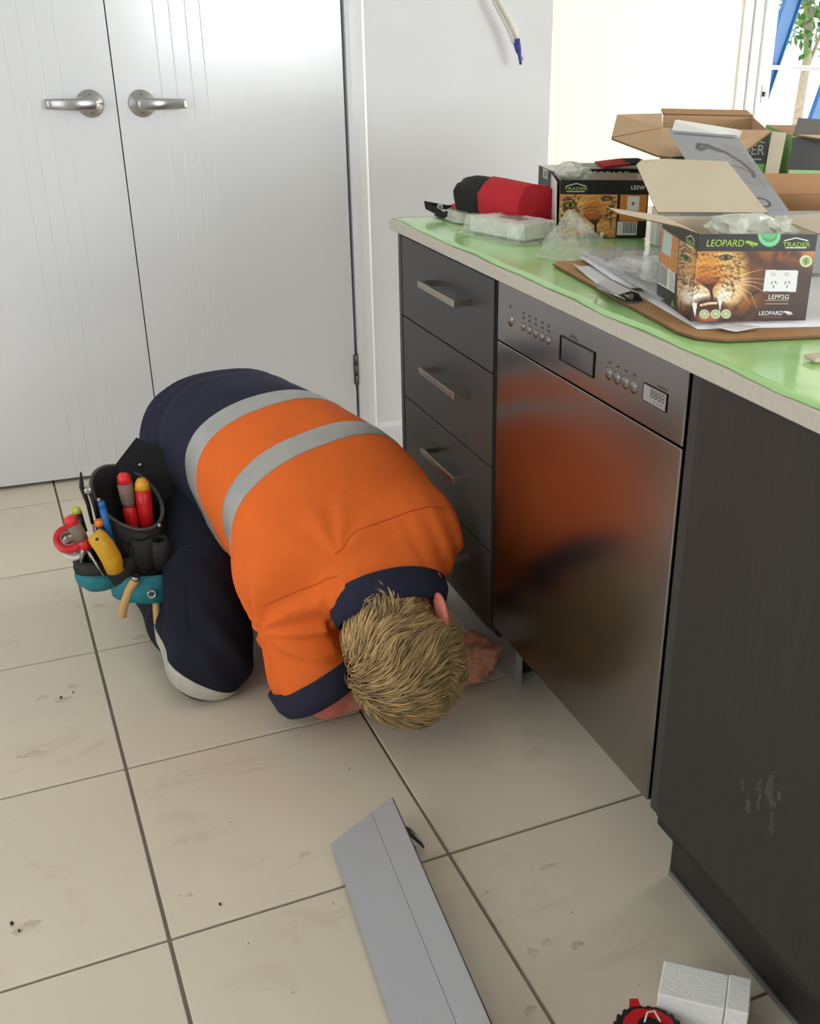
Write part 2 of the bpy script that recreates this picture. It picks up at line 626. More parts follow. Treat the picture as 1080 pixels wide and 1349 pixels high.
# ================================================================== SETTING
YW = 2.244          # plane of the double doors
ZB = 0.915          # top of the worktop
floor = box('floor', (-3.2, -4.0, -0.06), (6.5, 4.62, -0.004), 'grout')
tag(floor, 'cream porcelain tiled floor with brown grout', 'floor', kind='structure')
T, A0, B0, TH = 0.46836, -0.70962, 0.2165, 0.02062
ct, st = math.cos(TH), math.sin(TH)
_bm = bmesh.new()
add_box(_bm, (-T / 2 + 0.003, -T / 2 + 0.003, -0.008), (T / 2 - 0.003, T / 2 - 0.003, 0.0), bevel=0.0012)
bmesh.ops.recalc_face_normals(_bm, faces=_bm.faces)
tile_me = bpy.data.meshes.new('tile')
_bm.to_mesh(tile_me)
_bm.free()
tile_me.materials.append(MATS['porcelain_tile'])
for i in range(-5, 11):
    for j in range(-7, 10):
        cx = A0 + T * (ct * (i + .5) - st * (j + .5))
        cy = B0 + T * (st * (i + .5) + ct * (j + .5))
        if -2.6 < cx < 4.4 and -2.6 < cy < 4.5 and not (cx < 0.6 and cy > 2.5) and not (cx > 1.6 and cy < 1.0):
            t_ = bpy.data.objects.new('tile', tile_me)
            COL.objects.link(t_)
            place(t_, (cx, cy, 0), floor)
            t_.rotation_euler.z = TH

H = 2.55


def wall_with_hole(name, axis, pos, thick, a0, a1, hole, m, label):
    """wall on plane x=pos (axis 0) or y=pos (axis 1), spanning a0..a1, with one rectangular opening"""
    bm = bmesh.new()

    def seg(b0, b1, z0, z1):
        if b1 - b0 < 1e-4 or z1 - z0 < 1e-4:
            return
        if axis == 0:
            add_box(bm, (min(pos, pos + thick), b0, z0), (max(pos, pos + thick), b1, z1))
        else:
            add_box(bm, (b0, min(pos, pos + thick), z0), (b1, max(pos, pos + thick), z1))
    if hole is None:
        seg(a0, a1, 0, H)
    else:
        h0, h1, z0, z1 = hole
        seg(a0, h0, 0, H)
        seg(h1, a1, 0, H)
        seg(h0, h1, 0, z0)
        seg(h0, h1, z1, H)
    return tag(bm_obj(name, bm, m), label, 'wall', kind='structure')


def window_frame(name, axis, pos, hole, label):
    h0, h1, z0, z1 = hole
    root = thing(name, (pos if axis == 0 else (h0 + h1) / 2, (h0 + h1) / 2 if axis == 0 else pos, z0), label, 'window', kind='structure')

    def b(n, b0, b1, c0, c1):
        if axis == 0:
            return box(n, (pos - 0.03, b0, c0), (pos + 0.03, b1, c1), 'trim_gloss', root, 0.003)
        return box(n, (b0, pos - 0.03, c0), (b1, pos + 0.03, c1), 'trim_gloss', root, 0.003)
    b('sash', h0, h0 + .05, z0, z1)
    b('sash', h1 - .05, h1, z0, z1)
    b('rail', h0 + .05, h1 - .05, z0, z0 + .05)
    b('rail', h0 + .05, h1 - .05, z1 - .05, z1)
    b('mullion', (h0 + h1) / 2 - .02, (h0 + h1) / 2 + .02, z0 + .05, z1 - .05)
    return root


wall_with_hole('wall_left', 0, -3.2, -0.12, -4.0, 2.244, (-2.1, 0.9, 0.35, 2.05), 'wall_paint', 'white painted side wall with wide window')
window_frame('window_1', 0, -3.26, (-2.1, 0.9, 0.35, 2.05), 'wide white framed window in the left wall')
wall_with_hole('wall_rear', 1, -4.0, -0.12, -3.2, 6.5, (0.5, 2.2, 1.13, 2.23), 'wall_paint', 'white painted wall behind the camera with window')
window_frame('window_2', 1, -4.06, (0.5, 2.2, 1.13, 2.23), 'white framed window in the rear wall')
wall_with_hole('wall_right', 0, 6.5, 0.12, -4.0, 4.6, (0.4, 4.0, 0.3, 2.2), 'wall_paint', 'white painted right wall with an opening added for light')
window_frame('added_window', 0, 6.56, (0.4, 4.0, 0.3, 2.2), 'unseen window added in the right wall to brighten the far room')
wall_with_hole('wall_far', 1, 4.6, 0.12, 0.9, 6.5, (3.40, 5.6, 0.0, 2.1), 'far_wall_paint', 'bright cream wall of the sunlit room beyond')
tag(box('ceiling', (-3.3, -4.1, H), (6.6, 4.72, H + 0.08), 'ceiling_paint'), 'white plasterboard ceiling', 'ceiling', kind='structure')

# ---- wall with the double doors: right-hand return, header, left piece
DX0, DX1, DTOP = -1.07, 0.226, 2.06
_bm = bmesh.new()
add_box(_bm, (0.236, YW, 0), (0.917, YW + 0.11, H))
add_box(_bm, (-3.2, YW, 0), (DX0 - 0.012, YW + 0.11, H))
add_box(_bm, (DX0 - 0.012, YW, DTOP + 0.01), (0.236, YW + 0.11, H))
add_box(_bm, (0.807, YW + 0.11, 0), (0.917, 4.6, H))
tag(bm_obj('wall_back', _bm, 'wall_paint'), 'white plaster wall around the double doors ending at a corner', 'wall', kind='structure')
# dark sheet whose colour stands in for the shade behind the doors
tag(box('gap_shade_sheet', (DX0 - 0.1, YW + 0.09, 0), (0.236, YW + 0.11, DTOP + 0.01), 'gap_shade'), 'dark sheet standing in for the shade behind the doors', 'wall', kind='structure')

# architraves
_bm = bmesh.new()
poly = [(0, 0), (0.058, 0), (0.058, 0.010), (0.050, 0.016), (0.030, 0.018), (0.012, 0.018), (0.004, 0.012), (0, 0.010)]
Mx = Matrix(((1, 0, 0, 0.236), (0, -1, 0, YW), (0, 0, 1, 0), (0, 0, 0, 1)))
add_prism(_bm, poly, Mx, DTOP + 0.07)
tag(bm_obj('trim_1', _bm, 'trim_gloss'), 'white architrave on the hinge side of the right door', 'architrave', kind='structure')
_bm = bmesh.new()
Mx = Matrix(((-1, 0, 0, DX0 - 0.012), (0, -1, 0, YW), (0, 0, 1, 0), (0, 0, 0, 1)))
add_prism(_bm, poly, Mx, DTOP + 0.07)
tag(bm_obj('trim_2', _bm, 'trim_gloss'), 'white architrave left of the left door', 'architrave', kind='structure')
_bm = bmesh.new()
Mx = Matrix(((0, 0, 1, DX0 - 0.01), (0, -1, 0, YW), (1, 0, 0, DTOP + 0.01), (0, 0, 0, 1)))
add_prism(_bm, poly, Mx, 1.30)
tag(bm_obj('trim_3', _bm, 'trim_gloss'), 'white architrave over the double doors', 'architrave', kind='structure')
# skirting with rounded top
_bm = bmesh.new()
sk = [(0, 0), (0.014, 0), (0.014, 0.054), (0.010, 0.064), (0.004, 0.069), (0, 0.069)]
Mx = Matrix(((0, 0, 1, 0.295), (-1, 0, 0, YW), (0, 1, 0, 0), (0, 0, 0, 1)))
add_prism(_bm, sk, Mx, 0.622)
tag(bm_obj('baseboard_back', _bm, 'trim_gloss'), 'low white skirting right of the doors', 'baseboard', kind='structure')


def door_leaf(name, x0, x1, grooves, label):
    """leaf with V-grooves pressed into its face"""
    yf, yb = YW - 0.004, YW + 0.034
    top = [(x0, yf)]
    for g in grooves:
        top += [(g - 0.0020, yf), (g, yf + 0.0011), (g + 0.0020, yf)]
    top += [(x1, yf), (x1, yb), (x0, yb)]
    bm = bmesh.new()
    add_prism(bm, top, Matrix.Translation((0, 0, 0.012)), DTOP - 0.012)
    return tag(bm_obj(name, bm, 'door_gloss'), label, 'door', kind='structure')


GAP = -0.423
d1 = door_leaf('door_1', DX0, GAP - 0.0018, [-0.684, -0.642, -0.600, -0.556], 'left leaf of the white grooved double doors')
d2 = door_leaf('door_2', GAP + 0.0018, DX1, [-0.299, -0.257, -0.2135, -0.1745], 'right leaf of the white grooved double doors')


def door_handle(door, x, sgn):
    z = 1.084
    y = YW - 0.004
    M = frame((x, y, z), (1, 0, 0), (0, 0, 1))      # z axis points to -y, out of the door
    rose = lathe('rose', [(0, 0), (0.036, 0), (0.036, 0.005), (0.033, 0.009), (0.020, 0.012), (0.016, 0.024), (0, 0.024)], M, 'satin_chrome', door, 32)
    tag(rose, 'round satin chrome rose')
    for dz in (0.022, -0.022):
        lathe('screw', [(0, 0.013), (0.004, 0.013), (0.004, 0.0145), (0, 0.0145)], frame((x, y + 0.003, z + dz), (1, 0, 0), (0, 0, 1)), 'screw_steel', rose, 10)
    bm = bmesh.new()
    # lever: lofted flat bar bowing outward, thinner to its end
    n = 14
    rings = []
    for i in range(n + 1):
        t = i / n
        px = x + sgn * (-0.018 + 0.134 * t)
        py = y - 0.034 - 0.014 * math.sin(math.pi * min(1, t * 1.1)) + 0.008 * t
        hh = 0.0170 - 0.0045 * t
        dd = 0.009 - 0.004 * t
        if t < 0.001:
            hh *= 0.6
        ring = []
        for k in range(12):
            a = 2 * math.pi * k / 12
            ca, sa = math.cos(a), math.sin(a)
            ring.append(bm.verts.new((px, py + dd * math.copysign(abs(ca) ** 0.6, ca), z + hh * math.copysign(abs(sa) ** 0.6, sa))))
        rings.append(ring)
    for a, b in zip(rings, rings[1:]):
        for k in range(12):
            f = bm.faces.new((a[k], a[(k + 1) % 12], b[(k + 1) % 12], b[k]))
            f.smooth = True
    bm.faces.new(rings[0])
    bm.faces.new(rings[-1][::-1])
    lever = bm_obj('lever', bm, 'satin_chrome', door)
    tag(lever, 'satin chrome lever handle')
    tube('spindle_neck', [(x, y - 0.020, z), (x, y - 0.036, z)], 0.011, 'satin_chrome', lever, 14)


door_handle(d1, -0.492, -1)
door_handle(d2, -0.357, 1)
for zc in (0.265, 1.80):
    bm = bmesh.new()
    for k in range(3):
        add_tube(bm, [(DX1 + 0.003, YW - 0.010, zc - 0.05 + k * 0.0345), (DX1 + 0.003, YW - 0.010, zc - 0.05 + k * 0.0345 + 0.031)], 0.0055, 10)
    add_box(bm, (DX1 - 0.006, YW - 0.0085, zc - 0.05), (DX1 + 0.009, YW - 0.005, zc + 0.05))
    bm_obj('hinge', bm, 'screw_steel', d2)

# ---- far room: sliding door frame, lock, ceiling fitting
sd = thing('door_3', (4.4, 4.62, 0), 'white framed sliding glass door of the sunlit room', 'door', kind='structure')
for (a, b, n) in ((3.40, 3.455, 'jamb'), (3.475, 3.56, 'stile'), (5.55, 5.6, 'jamb')):
    box(n, (a, 4.57, 0), (b, 4.70, 2.1), 'trim_gloss', sd, 0.004)
box('head', (3.455, 4.58, 2.03), (5.55, 4.70, 2.1), 'trim_gloss', sd, 0.004)
box('sill', (3.455, 4.58, 0.0), (5.55, 4.70, 0.03), 'trim_gloss', sd, 0.004)
lk = box('lock_plate', (3.50, 4.563, 0.95), (3.532, 4.570, 1.05), 'satin_chrome', sd, 0.003)
box('latch', (3.508, 4.553, 0.985), (3.524, 4.563, 1.015), 'black_plastic', lk, 0.002)
_bm = bmesh.new()
Mx = Matrix(((1, 0, 0, 3.335), (0, -1, 0, 4.60), (0, 0, 1, 0), (0, 0, 0, 1)))
add_prism(_bm, [(0, 0), (0.062, 0), (0.062, 0.012), (0.05, 0.018), (0.012, 0.018), (0, 0.012)], Mx, 2.16)
tag(bm_obj('trim_4', _bm, 'trim_gloss'), 'white architrave beside the sliding door', 'architrave', kind='structure')
# double switch plate high on the cream wall, at the frame's top edge
sw = thing('wall_switch', (3.20, 4.598, 1.50), 'small grey wall fitting on the cream wall beside the sliding door', 'switch')
box('plate', (3.15, 4.586, 1.495), (3.25, 4.599, 1.575), 'carton_white', sw, 0.004)
box('rocker', (3.185, 4.580, 1.52), (3.215, 4.587, 1.55), 'seal_grey', sw, 0.002)

# ---- outdoors
tag(box('ground', (-4, 4.75, -0.30), (16, 18, -0.12), 'outdoor_paving'), 'sunlit pale paving outside the sliding door', 'ground', kind='structure')


def ladder():
    root = thing('step_ladder', (4.2, 5.28, -0.12), 'blue fibreglass step ladder standing outside the sliding door', 'ladder')
    zb = -0.12

    def sx(z):
        return 4.094 + 0.297 * (z - 0.86)

    def rail(p, q, n, w, d):
        p, q = Vector(p), Vector(q)
        ax = (q - p).normalized()
        M = frame(p, Vector((ax.z, 0, -ax.x)), ax)
        L_ = (q - p).length
        bm = bmesh.new()
        add_box(bm, (-w, 0, -0.004), (w, L_, 0.004), M, 0.002)      # channel section
        add_box(bm, (-w, 0, -d), (-w + 0.008, L_, d), M)
        add_box(bm, (w - 0.008, 0, -d), (w, L_, d), M)
        return bm_obj(n, bm, 'ladder_blue', root)
    for dx, dy in ((0, 0), (0.34, -0.26)):
        rail((sx(zb) + dx, 5.4 + dy, zb), (sx(2.0) + dx, 5.4 + dy, 2.0), 'stile', 0.062, 0.022)
        rail((sx(2.0) + dx + 0.75, 5.4 + dy, zb), (sx(2.0) + dx + 0.10, 5.4 + dy, 1.97), 'rear_stile', 0.03, 0.018)
    for k in range(4):
        z = 0.23 + 0.45 * k
        bm = bmesh.new()
        M = frame((sx(z), 5.4, z), (0.34, -0.26, 0), (0.26, 0.34, 0))
        add_box(bm, (0, -0.05, -0.014), (0.428, 0.05, 0.014), M, 0.004)
        bm_obj('tread', bm, 'ladder_alu', root)
    M = frame((sx(2.0) - 0.05, 5.42, 1.99), (0.34, -0.26, 0), (0.26, 0.34, 0))
    bm = bmesh.new()
    add_box(bm, (-0.03, -0.06, -0.02), (0.46, 0.16, 0.03), M, 0.008)
    bm_obj('top_cap', bm, 'ladder_blue', root)
    return root


ladder()


def tree(name, base, h, r, seed, label):
    rg = np.random.default_rng(seed)
    root = thing(name, base, label, 'tree', 'shrubs in the garden beyond the sliding door')
    b = Vector(base)
    bm = bmesh.new()
    add_tube(bm, [b, b + Vector((.05, 0, h * .3)), b + Vector((0, .05, h * .62))], [.06, .05, .025], 8)
    for k in range(5):
        a = k * 1.26
        add_tube(bm, [b + Vector((.02, 0, h * (.25 + .07 * k))), b + Vector((math.cos(a) * r * .6, math.sin(a) * r * .6, h * (.55 + .07 * k)))], [.025, .008], 6)
    bm_obj('trunk', bm, 'bark', root)
    n = 1500
    d = rg.normal(size=(n, 3))
    d /= np.linalg.norm(d, axis=1)[:, None]
    c = np.array(b) + np.array([0, 0, h * .66]) + d * np.array([r, r, h * .36]) * rg.uniform(.35, 1, (n, 1)) ** .5
    t1 = rg.normal(size=(n, 3)); t1 /= np.linalg.norm(t1, axis=1)[:, None]
    t2 = np.cross(t1, rg.normal(size=(n, 3))); t2 /= np.linalg.norm(t2, axis=1)[:, None]
    s = rg.uniform(.05, .10, (n, 1))
    V = np.stack([c - t1 * s, c + t2 * s * .45, c + t1 * s, c - t2 * s * .45], 1).reshape(-1, 3)
    F = np.arange(4 * n).reshape(-1, 4)
    mesh('foliage', V, F, 'leaf_green', root)


tree('garden_tree', (5.6, 9.5, -0.12), 2.6, 0.9, 3, 'leafy garden tree beyond the ladder near the right edge')
tree('garden_tree', (6.3, 13.5, -0.12), 3.0, 1.3, 5, 'far green tree seen left of the blue ladder')
tree('garden_tree', (7.9, 9.7, -0.12), 4.1, 0.8, 8, 'far green tree seen right of the blue ladder')

# ================================================================== ISLAND
YE = -1.45           # island runs on out of the frame
# ---- worktop
wt = box('worktop', (-0.010, YE, 0.893), (0.92, 1.148, ZB), 'stone_bench', bevel=0.0015)
tag(wt, 'pale stone island worktop with thin square edge', 'worktop')

# ---- green protective film: gently wavy sheet with uneven edges
nx, ny = 46, 130
xs = np.linspace(0, 1, nx)
ys = np.linspace(0, 1, ny)
edge_f = -0.006 + 0.004 * np.sin(ys * 37) * np.sin(ys * 11 + 1) + 0.003 * np.sin(ys * 83 + 2) ** 3
P = np.zeros((ny, nx, 3))
P[..., 0] = edge_f[:, None] * (1 - xs) ** 6 + 0.002 + xs * 0.905
P[..., 1] = (YE + 0.01 + ys * (1.138 - YE))[:, None] + 0.004 * np.sin(xs * 25)[None, :] * (ys > 0.98)[:, None]
N_ = noise3(P, 9, 4) + 0.5 * noise3(P, 26, 5)
P[..., 2] = ZB + 0.0016 + 0.0007 * np.clip(N_, -1, 2.0)
idx = np.arange(nx * ny).reshape(ny, nx)
F = np.stack([idx[:-1, :-1], idx[:-1, 1:], idx[1:, 1:], idx[1:, :-1]], -1).reshape(-1, 4)
gf = mesh('protective_film', P.reshape(-1, 3), F, 'green_film_solid', smooth=True)
gf.modifiers.new('thickness', 'SOLIDIFY').thickness = 0.0005
tag(gf, 'shiny green protective film covering the stone worktop', 'film')

# ---- drawer unit
Y0, Y1 = 0.607, 1.100
du = thing('drawer_cabinet', (0.25, (Y0 + Y1) / 2, 0.15), 'charcoal four drawer cabinet at the far end of the island', 'cabinet')
_bm = bmesh.new()
add_box(_bm, (0.020, Y0, 0.165), (0.60, Y1, 0.8925))
bm_obj('carcass', _bm, 'carcass_black', du)
box('side_panel', (-0.001, Y1 + 0.001, 0.165), (0.61, Y1 + 0.018, 0.8925), 'charcoal_laminate', du, 0.0008)
seams = [0.8885, 0.7175, 0.5355, 0.3595, 0.184]


def bar_handle(parent, ya, yb, z):
    bm = bmesh.new()
    # flat bar with two square feet
    add_box(bm, (-0.036, ya, z - 0.0065), (-0.029, yb, z + 0.0065), bevel=0.0008)
    for y in (ya, yb - 0.012):
        add_box(bm, (-0.030, y, z - 0.0055), (0.001, y + 0.012, z + 0.0055), bevel=0.0006)
    return bm_obj('handle', bm, 'handle_nickel', parent)


for k in range(4):
    z1, z0 = seams[k] - 0.0015, seams[k + 1] + 0.0015
    dr = box('drawer', (0.0, Y0 + 0.006, z0), (0.018, Y1 - 0.002, z1), 'charcoal_laminate', du, 0.0008)
    zc = (0.826, 0.650, 0.476, 0.300)[k]
    bar_handle(dr, 0.715, 0.905, zc)
box('edge_strip', (0.004, Y0 - 0.001, 0.184), (0.019, Y0 + 0.0045, 0.8885), 'carcass_black', du)

# ---- silver kickboard under the drawers
kb = box('kickboard', (0.084, 0.655, 0.0005), (0.100, 1.10, 0.150), 'kick_silver', bevel=0.0008)
tag(kb, 'silver kickboard standing in place under the drawer cabinet', 'kickboard')

# ---- dishwasher
dw = thing('dishwasher', (0.28, 0.298, 0.02), 'stainless steel built in dishwasher between drawers and dark panel', 'dishwasher')
WD = 0.596
box('tub', (0.026, 0.006, 0.20), (0.57, WD - 0.006, 0.886), 'carcass_black', dw)
for (x_, y_) in ((0.32, 0.06), (0.32, 0.53), (0.52, 0.06), (0.52, 0.53)):
    lathe('foot', [(0, 0), (0.018, 0), (0.018, 0.012), (0.007, 0.014), (0.007, 0.20), (0, 0.20)], Matrix.Translation((x_, y_, 0.0005)), 'black_plastic', dw, 12)
dd = box('door', (0.0, 0.001, 0.206), (0.025, WD - 0.001, 0.7845), 'stainless', dw, 0.0018, 2)
cp = box('control_panel', (0.0, 0.001, 0.7870), (0.025, WD - 0.001, 0.8885), 'stainless_panel', dw, 0.0018, 2)


def MX(y, z, x=0.0):
    """frame on the front face: right = -y, up = z, out = -x"""
    return frame((x, y, z), (0, -1, 0), (0, 0, 1))


def ring(name, y, z, r, m, parent, h=0.0018):
    return lathe(name, [(0, -0.001), (r * 1.18, -0.001), (r * 1.18, 0.0006), (r, 0.0008), (r, h), (r * 0.86, h + 0.001), (0, h + 0.0012)], MX(y, z), m, parent, 20)


ring('power_button', 0.543, 0.833, 0.010, 'stainless_panel', cp)
for k in range(5):
    y = 0.491 - k * (0.491 - 0.397) / 4
    ring('button', y, 0.8335, 0.0065, 'stainless_panel', cp)
    box('symbol', (-0.0006, y - 0.004, 0.8465), (0.0, y + 0.004, 0.8495), 'dish_mark', cp)
    box('symbol', (-0.0006, y - 0.0025, 0.854), (0.0, y + 0.0025, 0.858), 'dish_mark', cp)
box('symbol', (-0.0006, 0.541, 0.853), (0.0, 0.545, 0.858), 'dish_mark', cp)
# recessed grip in the middle: frame lip and inset
_bm = bmesh.new()
for lo, hi in (((0.244, 0.813), (0.354, 0.8145)), ((0.244, 0.8505), (0.354, 0.852)), ((0.244, 0.813), (0.2455, 0.852)), ((0.3525, 0.813), (0.354, 0.852))):
    add_box(_bm, (-0.0022, lo[0], lo[1]), (0.001, hi[0], hi[1]))
gp = bm_obj('grip_frame', _bm, 'black_steel', cp)
box('grip_inset', (-0.0006, 0.2458, 0.8148), (0.001, 0.3522, 0.8502), 'dish_flap', cp)
box('symbol', (-0.0006, 0.300, 0.8555), (0.0, 0.326, 0.8575), 'dish_mark', cp)
box('symbol', (-0.0006, 0.305, 0.8595), (0.0, 0.322, 0.8610), 'dish_mark', cp)
for k in range(4):
    y = 0.200 - k * 0.070 / 3
    ring('button', y, 0.8325, 0.0085, 'stainless_panel', cp)
    box('symbol', (-0.0006, y - 0.004, 0.8475), (0.0, y + 0.004, 0.8500), 'dish_mark', cp)
box('display', (-0.0012, 0.0445, 0.822), (0.001, 0.103, 0.846), 'lcd_back', cp, 0.0004)
_bm = bmesh.new()
for lo, hi in (((0.044, 0.8215), (0.1035, 0.8225)), ((0.044, 0.8455), (0.1035, 0.8465)), ((0.044, 0.8215), (0.0448, 0.8465)), ((0.1027, 0.8215), (0.1035, 0.8465))):
    add_box(_bm, (-0.0018, lo[0], lo[1]), (0.0, hi[0], hi[1]))
bm_obj('display_frame', _bm, 'black_steel', cp)
# four seven-segment eights
_bm = bmesh.new()
for k in range(4):
    yl = 0.0835 - k * 0.0092
    w_, h_ = 0.0062, 0.0115
    zb_ = 0.8315
    s_ = 0.0011
    for zz in (zb_, zb_ + h_ / 2 - s_ / 2, zb_ + h_ - s_):
        add_box(_bm, (-0.0016, yl - w_ + s_, zz), (-0.0011, yl - s_, zz + s_))
    for yy in (yl - w_, yl - s_):
        add_box(_bm, (-0.0016, yy, zb_ + s_), (-0.0011, yy + s_, zb_ + h_ / 2 - s_ / 2))
        add_box(_bm, (-0.0016, yy, zb_ + h_ / 2 + s_ / 2), (-0.0011, yy + s_, zb_ + h_ - s_))
bm_obj('digits', _bm, 'lcd_digit', cp)
for k in range(4):
    box('display_mark', (-0.0016, 0.072 - k * 0.009, 0.8255), (-0.0011, 0.0755 - k * 0.009, 0.8285), 'seal_grey', cp)
box('brand_strip', (-0.0008, 0.046, 0.8505), (0.0, 0.070, 0.8520), 'dish_mark', cp)

# ---- filler strip and big end panel
ep = thing('end_panel', (0.01, -0.74, 0.19), 'dark wood grain panel of the island right of the dishwasher', 'panel')
box('filler', (0.004, -0.0225, 0.196), (0.022, -0.003, 0.8925), 'charcoal_laminate', ep, 0.0006)
box('panel_board', (0.0, YE + 0.01, 0.199), (0.018, -0.0265, 0.8925), 'charcoal_panel', ep, 0.001)
box('carcass', (0.019, YE + 0.02, 0.16), (0.60, -0.006, 0.8925), 'carcass_black', ep)
# chalky handprint smears on the panel
_bm = bmesh.new()
rg = np.random.default_rng(5)
for k in range(16):
    yc = -0.262 + rg.normal() * 0.018
    zc = 0.395 + rg.normal() * 0.022
    w_, h_ = rg.uniform(.002, .006), rg.uniform(.006, .018)
    vs = [_bm.verts.new((-0.0004, yc + w_ * math.cos(a) * (1 + .3 * rg.normal()), zc + h_ * math.sin(a) * (1 + .2 * rg.normal()))) for a in np.linspace(0, 6.283, 9)[:-1]]
    _bm.faces.new(vs)
film_mix('chalk_smear', rgb(140, 136, 130), 0.86, 0.9, 0, 120)
bm_obj('smear', _bm, 'chalk_smear', ep)

k2 = thing('kickboard', (0.092, -0.6, 0), 'dark wood grain kickboard with grey floor seal below the end panel', 'kickboard')
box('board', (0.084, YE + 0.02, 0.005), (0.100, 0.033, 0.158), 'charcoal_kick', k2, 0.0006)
box('floor_seal', (0.0805, YE + 0.02, 0.0005), (0.0845, 0.0335, 0.010), 'seal_grey', k2)
box('end_seal', (0.0825, 0.0332, 0.006), (0.1005, 0.0345, 0.156), 'seal_grey', k2)
tag(box('kick_carcass', (0.11, YE + 0.02, 0.0005), (0.60, -0.03, 0.158), 'carcass_black'), 'black cabinet base behind the dark kickboard', 'cabinet base')
tag(box('kick_carcass', (0.11, 0.70, 0.0005), (0.60, 1.09, 0.158), 'carcass_black'), 'black cabinet base behind the silver kickboard', 'cabinet base')

# ---- loose kickboard on the floor, tipped up on its clips
LK = thing('loose_kickboard', (-0.37, 0.05, 0), 'loose grey brushed kickboard lying tipped on the floor tiles', 'kickboard')
pA, pB = Vector((-0.418, 0.315, 0.001)), Vector((-0.302, 0.331, 0.055))      # far end: floor edge, raised edge
ax_ = (Vector((-0.4425, -0.07, 0.001)) - pA).normalized()
pC, pD = pA + ax_ * 0.60, pB + ax_ * 0.60
nrm = (pB - pA).cross(ax_).normalized()
if nrm.z < 0:
    nrm = -nrm


def lerp(a, b, t):
    return a + (b - a) * t


def board_strip(t0, t1, up, name, m):
    q = [lerp(pA, pB, t0), lerp(pA, pB, t1), lerp(pC, pD, t1), lerp(pC, pD, t0)]
    bm = bmesh.new()
    a = [bm.verts.new(v + nrm * up) for v in q]
    b = [bm.verts.new(v + nrm * (up + 0.0022)) for v in q]
    bm.faces.new(a)
    bm.faces.new(b[::-1])
    for i in range(4):
        bm.faces.new((a[i], b[i], b[(i + 1) % 4], a[(i + 1) % 4]))
    return bm_obj(name, bm, m, LK)


board_strip(0.0, 0.655, 0.0101, 'face_strip', 'brushed_alu')
board_strip(0.660, 0.995, 0.0101, 'face_strip', 'brushed_alu')
_bm = bmesh.new()
q = [pA, pB, pD, pC]
a = [_bm.verts.new(v + nrm * 0.001) for v in q]
b = [_bm.verts.new(v + nrm * 0.010) for v in q]
_bm.faces.new(a); _bm.faces.new(b[::-1])
for i in range(4):
    _bm.faces.new((a[i], b[i], b[(i + 1) % 4], a[(i + 1) % 4]))
bm_obj('core', _bm, 'board_edge', LK)
for s_ in (0.060, 0.50):
    c0 = lerp(pA, pB, 0.97) + ax_ * s_
    bm = bmesh.new()
    add_tube(bm, [c0 + Vector((-0.012, 0.01, -0.004)), c0 + Vector((0.010, -0.006, -0.016)), c0 + Vector((0.024, -0.018, -0.032)), c0 + Vector((0.030, -0.025, -0.044))], [0.008, 0.008, 0.006, 0.002], 8, flat=(1, .45))
    add_tube(bm, [c0 + Vector((-0.01, -0.024, -0.012)), c0 + Vector((0.008, -0.034, -0.030)), c0 + Vector((0.010, -0.040, -0.046))], [0.006, 0.005, 0.003], 8)
    add_box(bm, (-0.03, -0.03, -0.010), (-0.006, 0.02, -0.004), Matrix.Translation(c0))
    bm_obj('clip', bm, 'black_plastic', LK)

# ================================================================== PERSON (kneeling, bent right over, head down)
def surface_nets(f, lo, hi, h):
    lo = np.array(lo, float)
    n = np.ceil((np.array(hi) - lo) / h).astype(int) + 1
    ax = [lo[k] + h * np.arange(n[k]) for k in range(3)]
    Fv = np.empty(n)
    for i in range(0, n[0], 24):
        G = np.stack(np.meshgrid(ax[0][i:i + 24], ax[1], ax[2], indexing='ij'), -1)
        sh = G.shape[:3]
        Fv[i:i + 24] = f(G.reshape(-1, 3)).reshape(sh)
    S = Fv < 0
    c = n - 1
    acc = np.zeros(tuple(c) + (3,))
    cnt = np.zeros(tuple(c))
    I = np.indices(n).transpose(1, 2, 3, 0).astype(float)
    quads = []
    for a in range(3):
        s0 = [slice(None)] * 3
        s1 = [slice(None)] * 3
        s0[a] = slice(0, -1)
        s1[a] = slice(1, None)
        s0, s1 = tuple(s0), tuple(s1)
        cr = S[s0] != S[s1]
        with np.errstate(all='ignore'):
            t = np.where(cr, Fv[s0] / (Fv[s0] - Fv[s1]), 0)
        pos = I[s0].copy()
        pos[..., a] += t
        b_, d_ = [k for k in range(3) if k != a]
        for ob in (0, 1):
            for od in (0, 1):
                src = [slice(None)] * 3
                dst = [slice(None)] * 3
                src[b_] = slice(ob, c[b_] + ob)
                src[d_] = slice(od, c[d_] + od)
                w = cr[tuple(src)]
                acc += np.where(w[..., None], pos[tuple(src)], 0)
                cnt += w
        e = np.argwhere(cr)
        e = e[(e[:, b_] > 0) & (e[:, d_] > 0) & (e[:, b_] < c[b_]) & (e[:, d_] < c[d_])]
        ub = np.zeros(3, int); ub[b_] = 1
        ud = np.zeros(3, int); ud[d_] = 1
        q = np.stack([e - ub - ud, e - ud, e, e - ub], 1)
        ins = S[e[:, 0], e[:, 1], e[:, 2]]
        flip = ins if a != 1 else ~ins
        q[~flip] = q[~flip][:, ::-1]
        quads.append(q)
    m = cnt > 0
    ids = -np.ones(tuple(c), int)
    ids[m] = np.arange(m.sum())
    V = lo + h * acc[m] / cnt[m][:, None]
    Q = np.concatenate(quads)
    Fq = ids[Q[..., 0], Q[..., 1], Q[..., 2]]
    Fq = Fq[(Fq >= 0).all(1)]
    return V, Fq


def smin(a, b, k):
    h = np.clip(0.5 + 0.5 * (b - a) / k, 0, 1)
    return b + (a - b) * h - k * h * (1 - h)


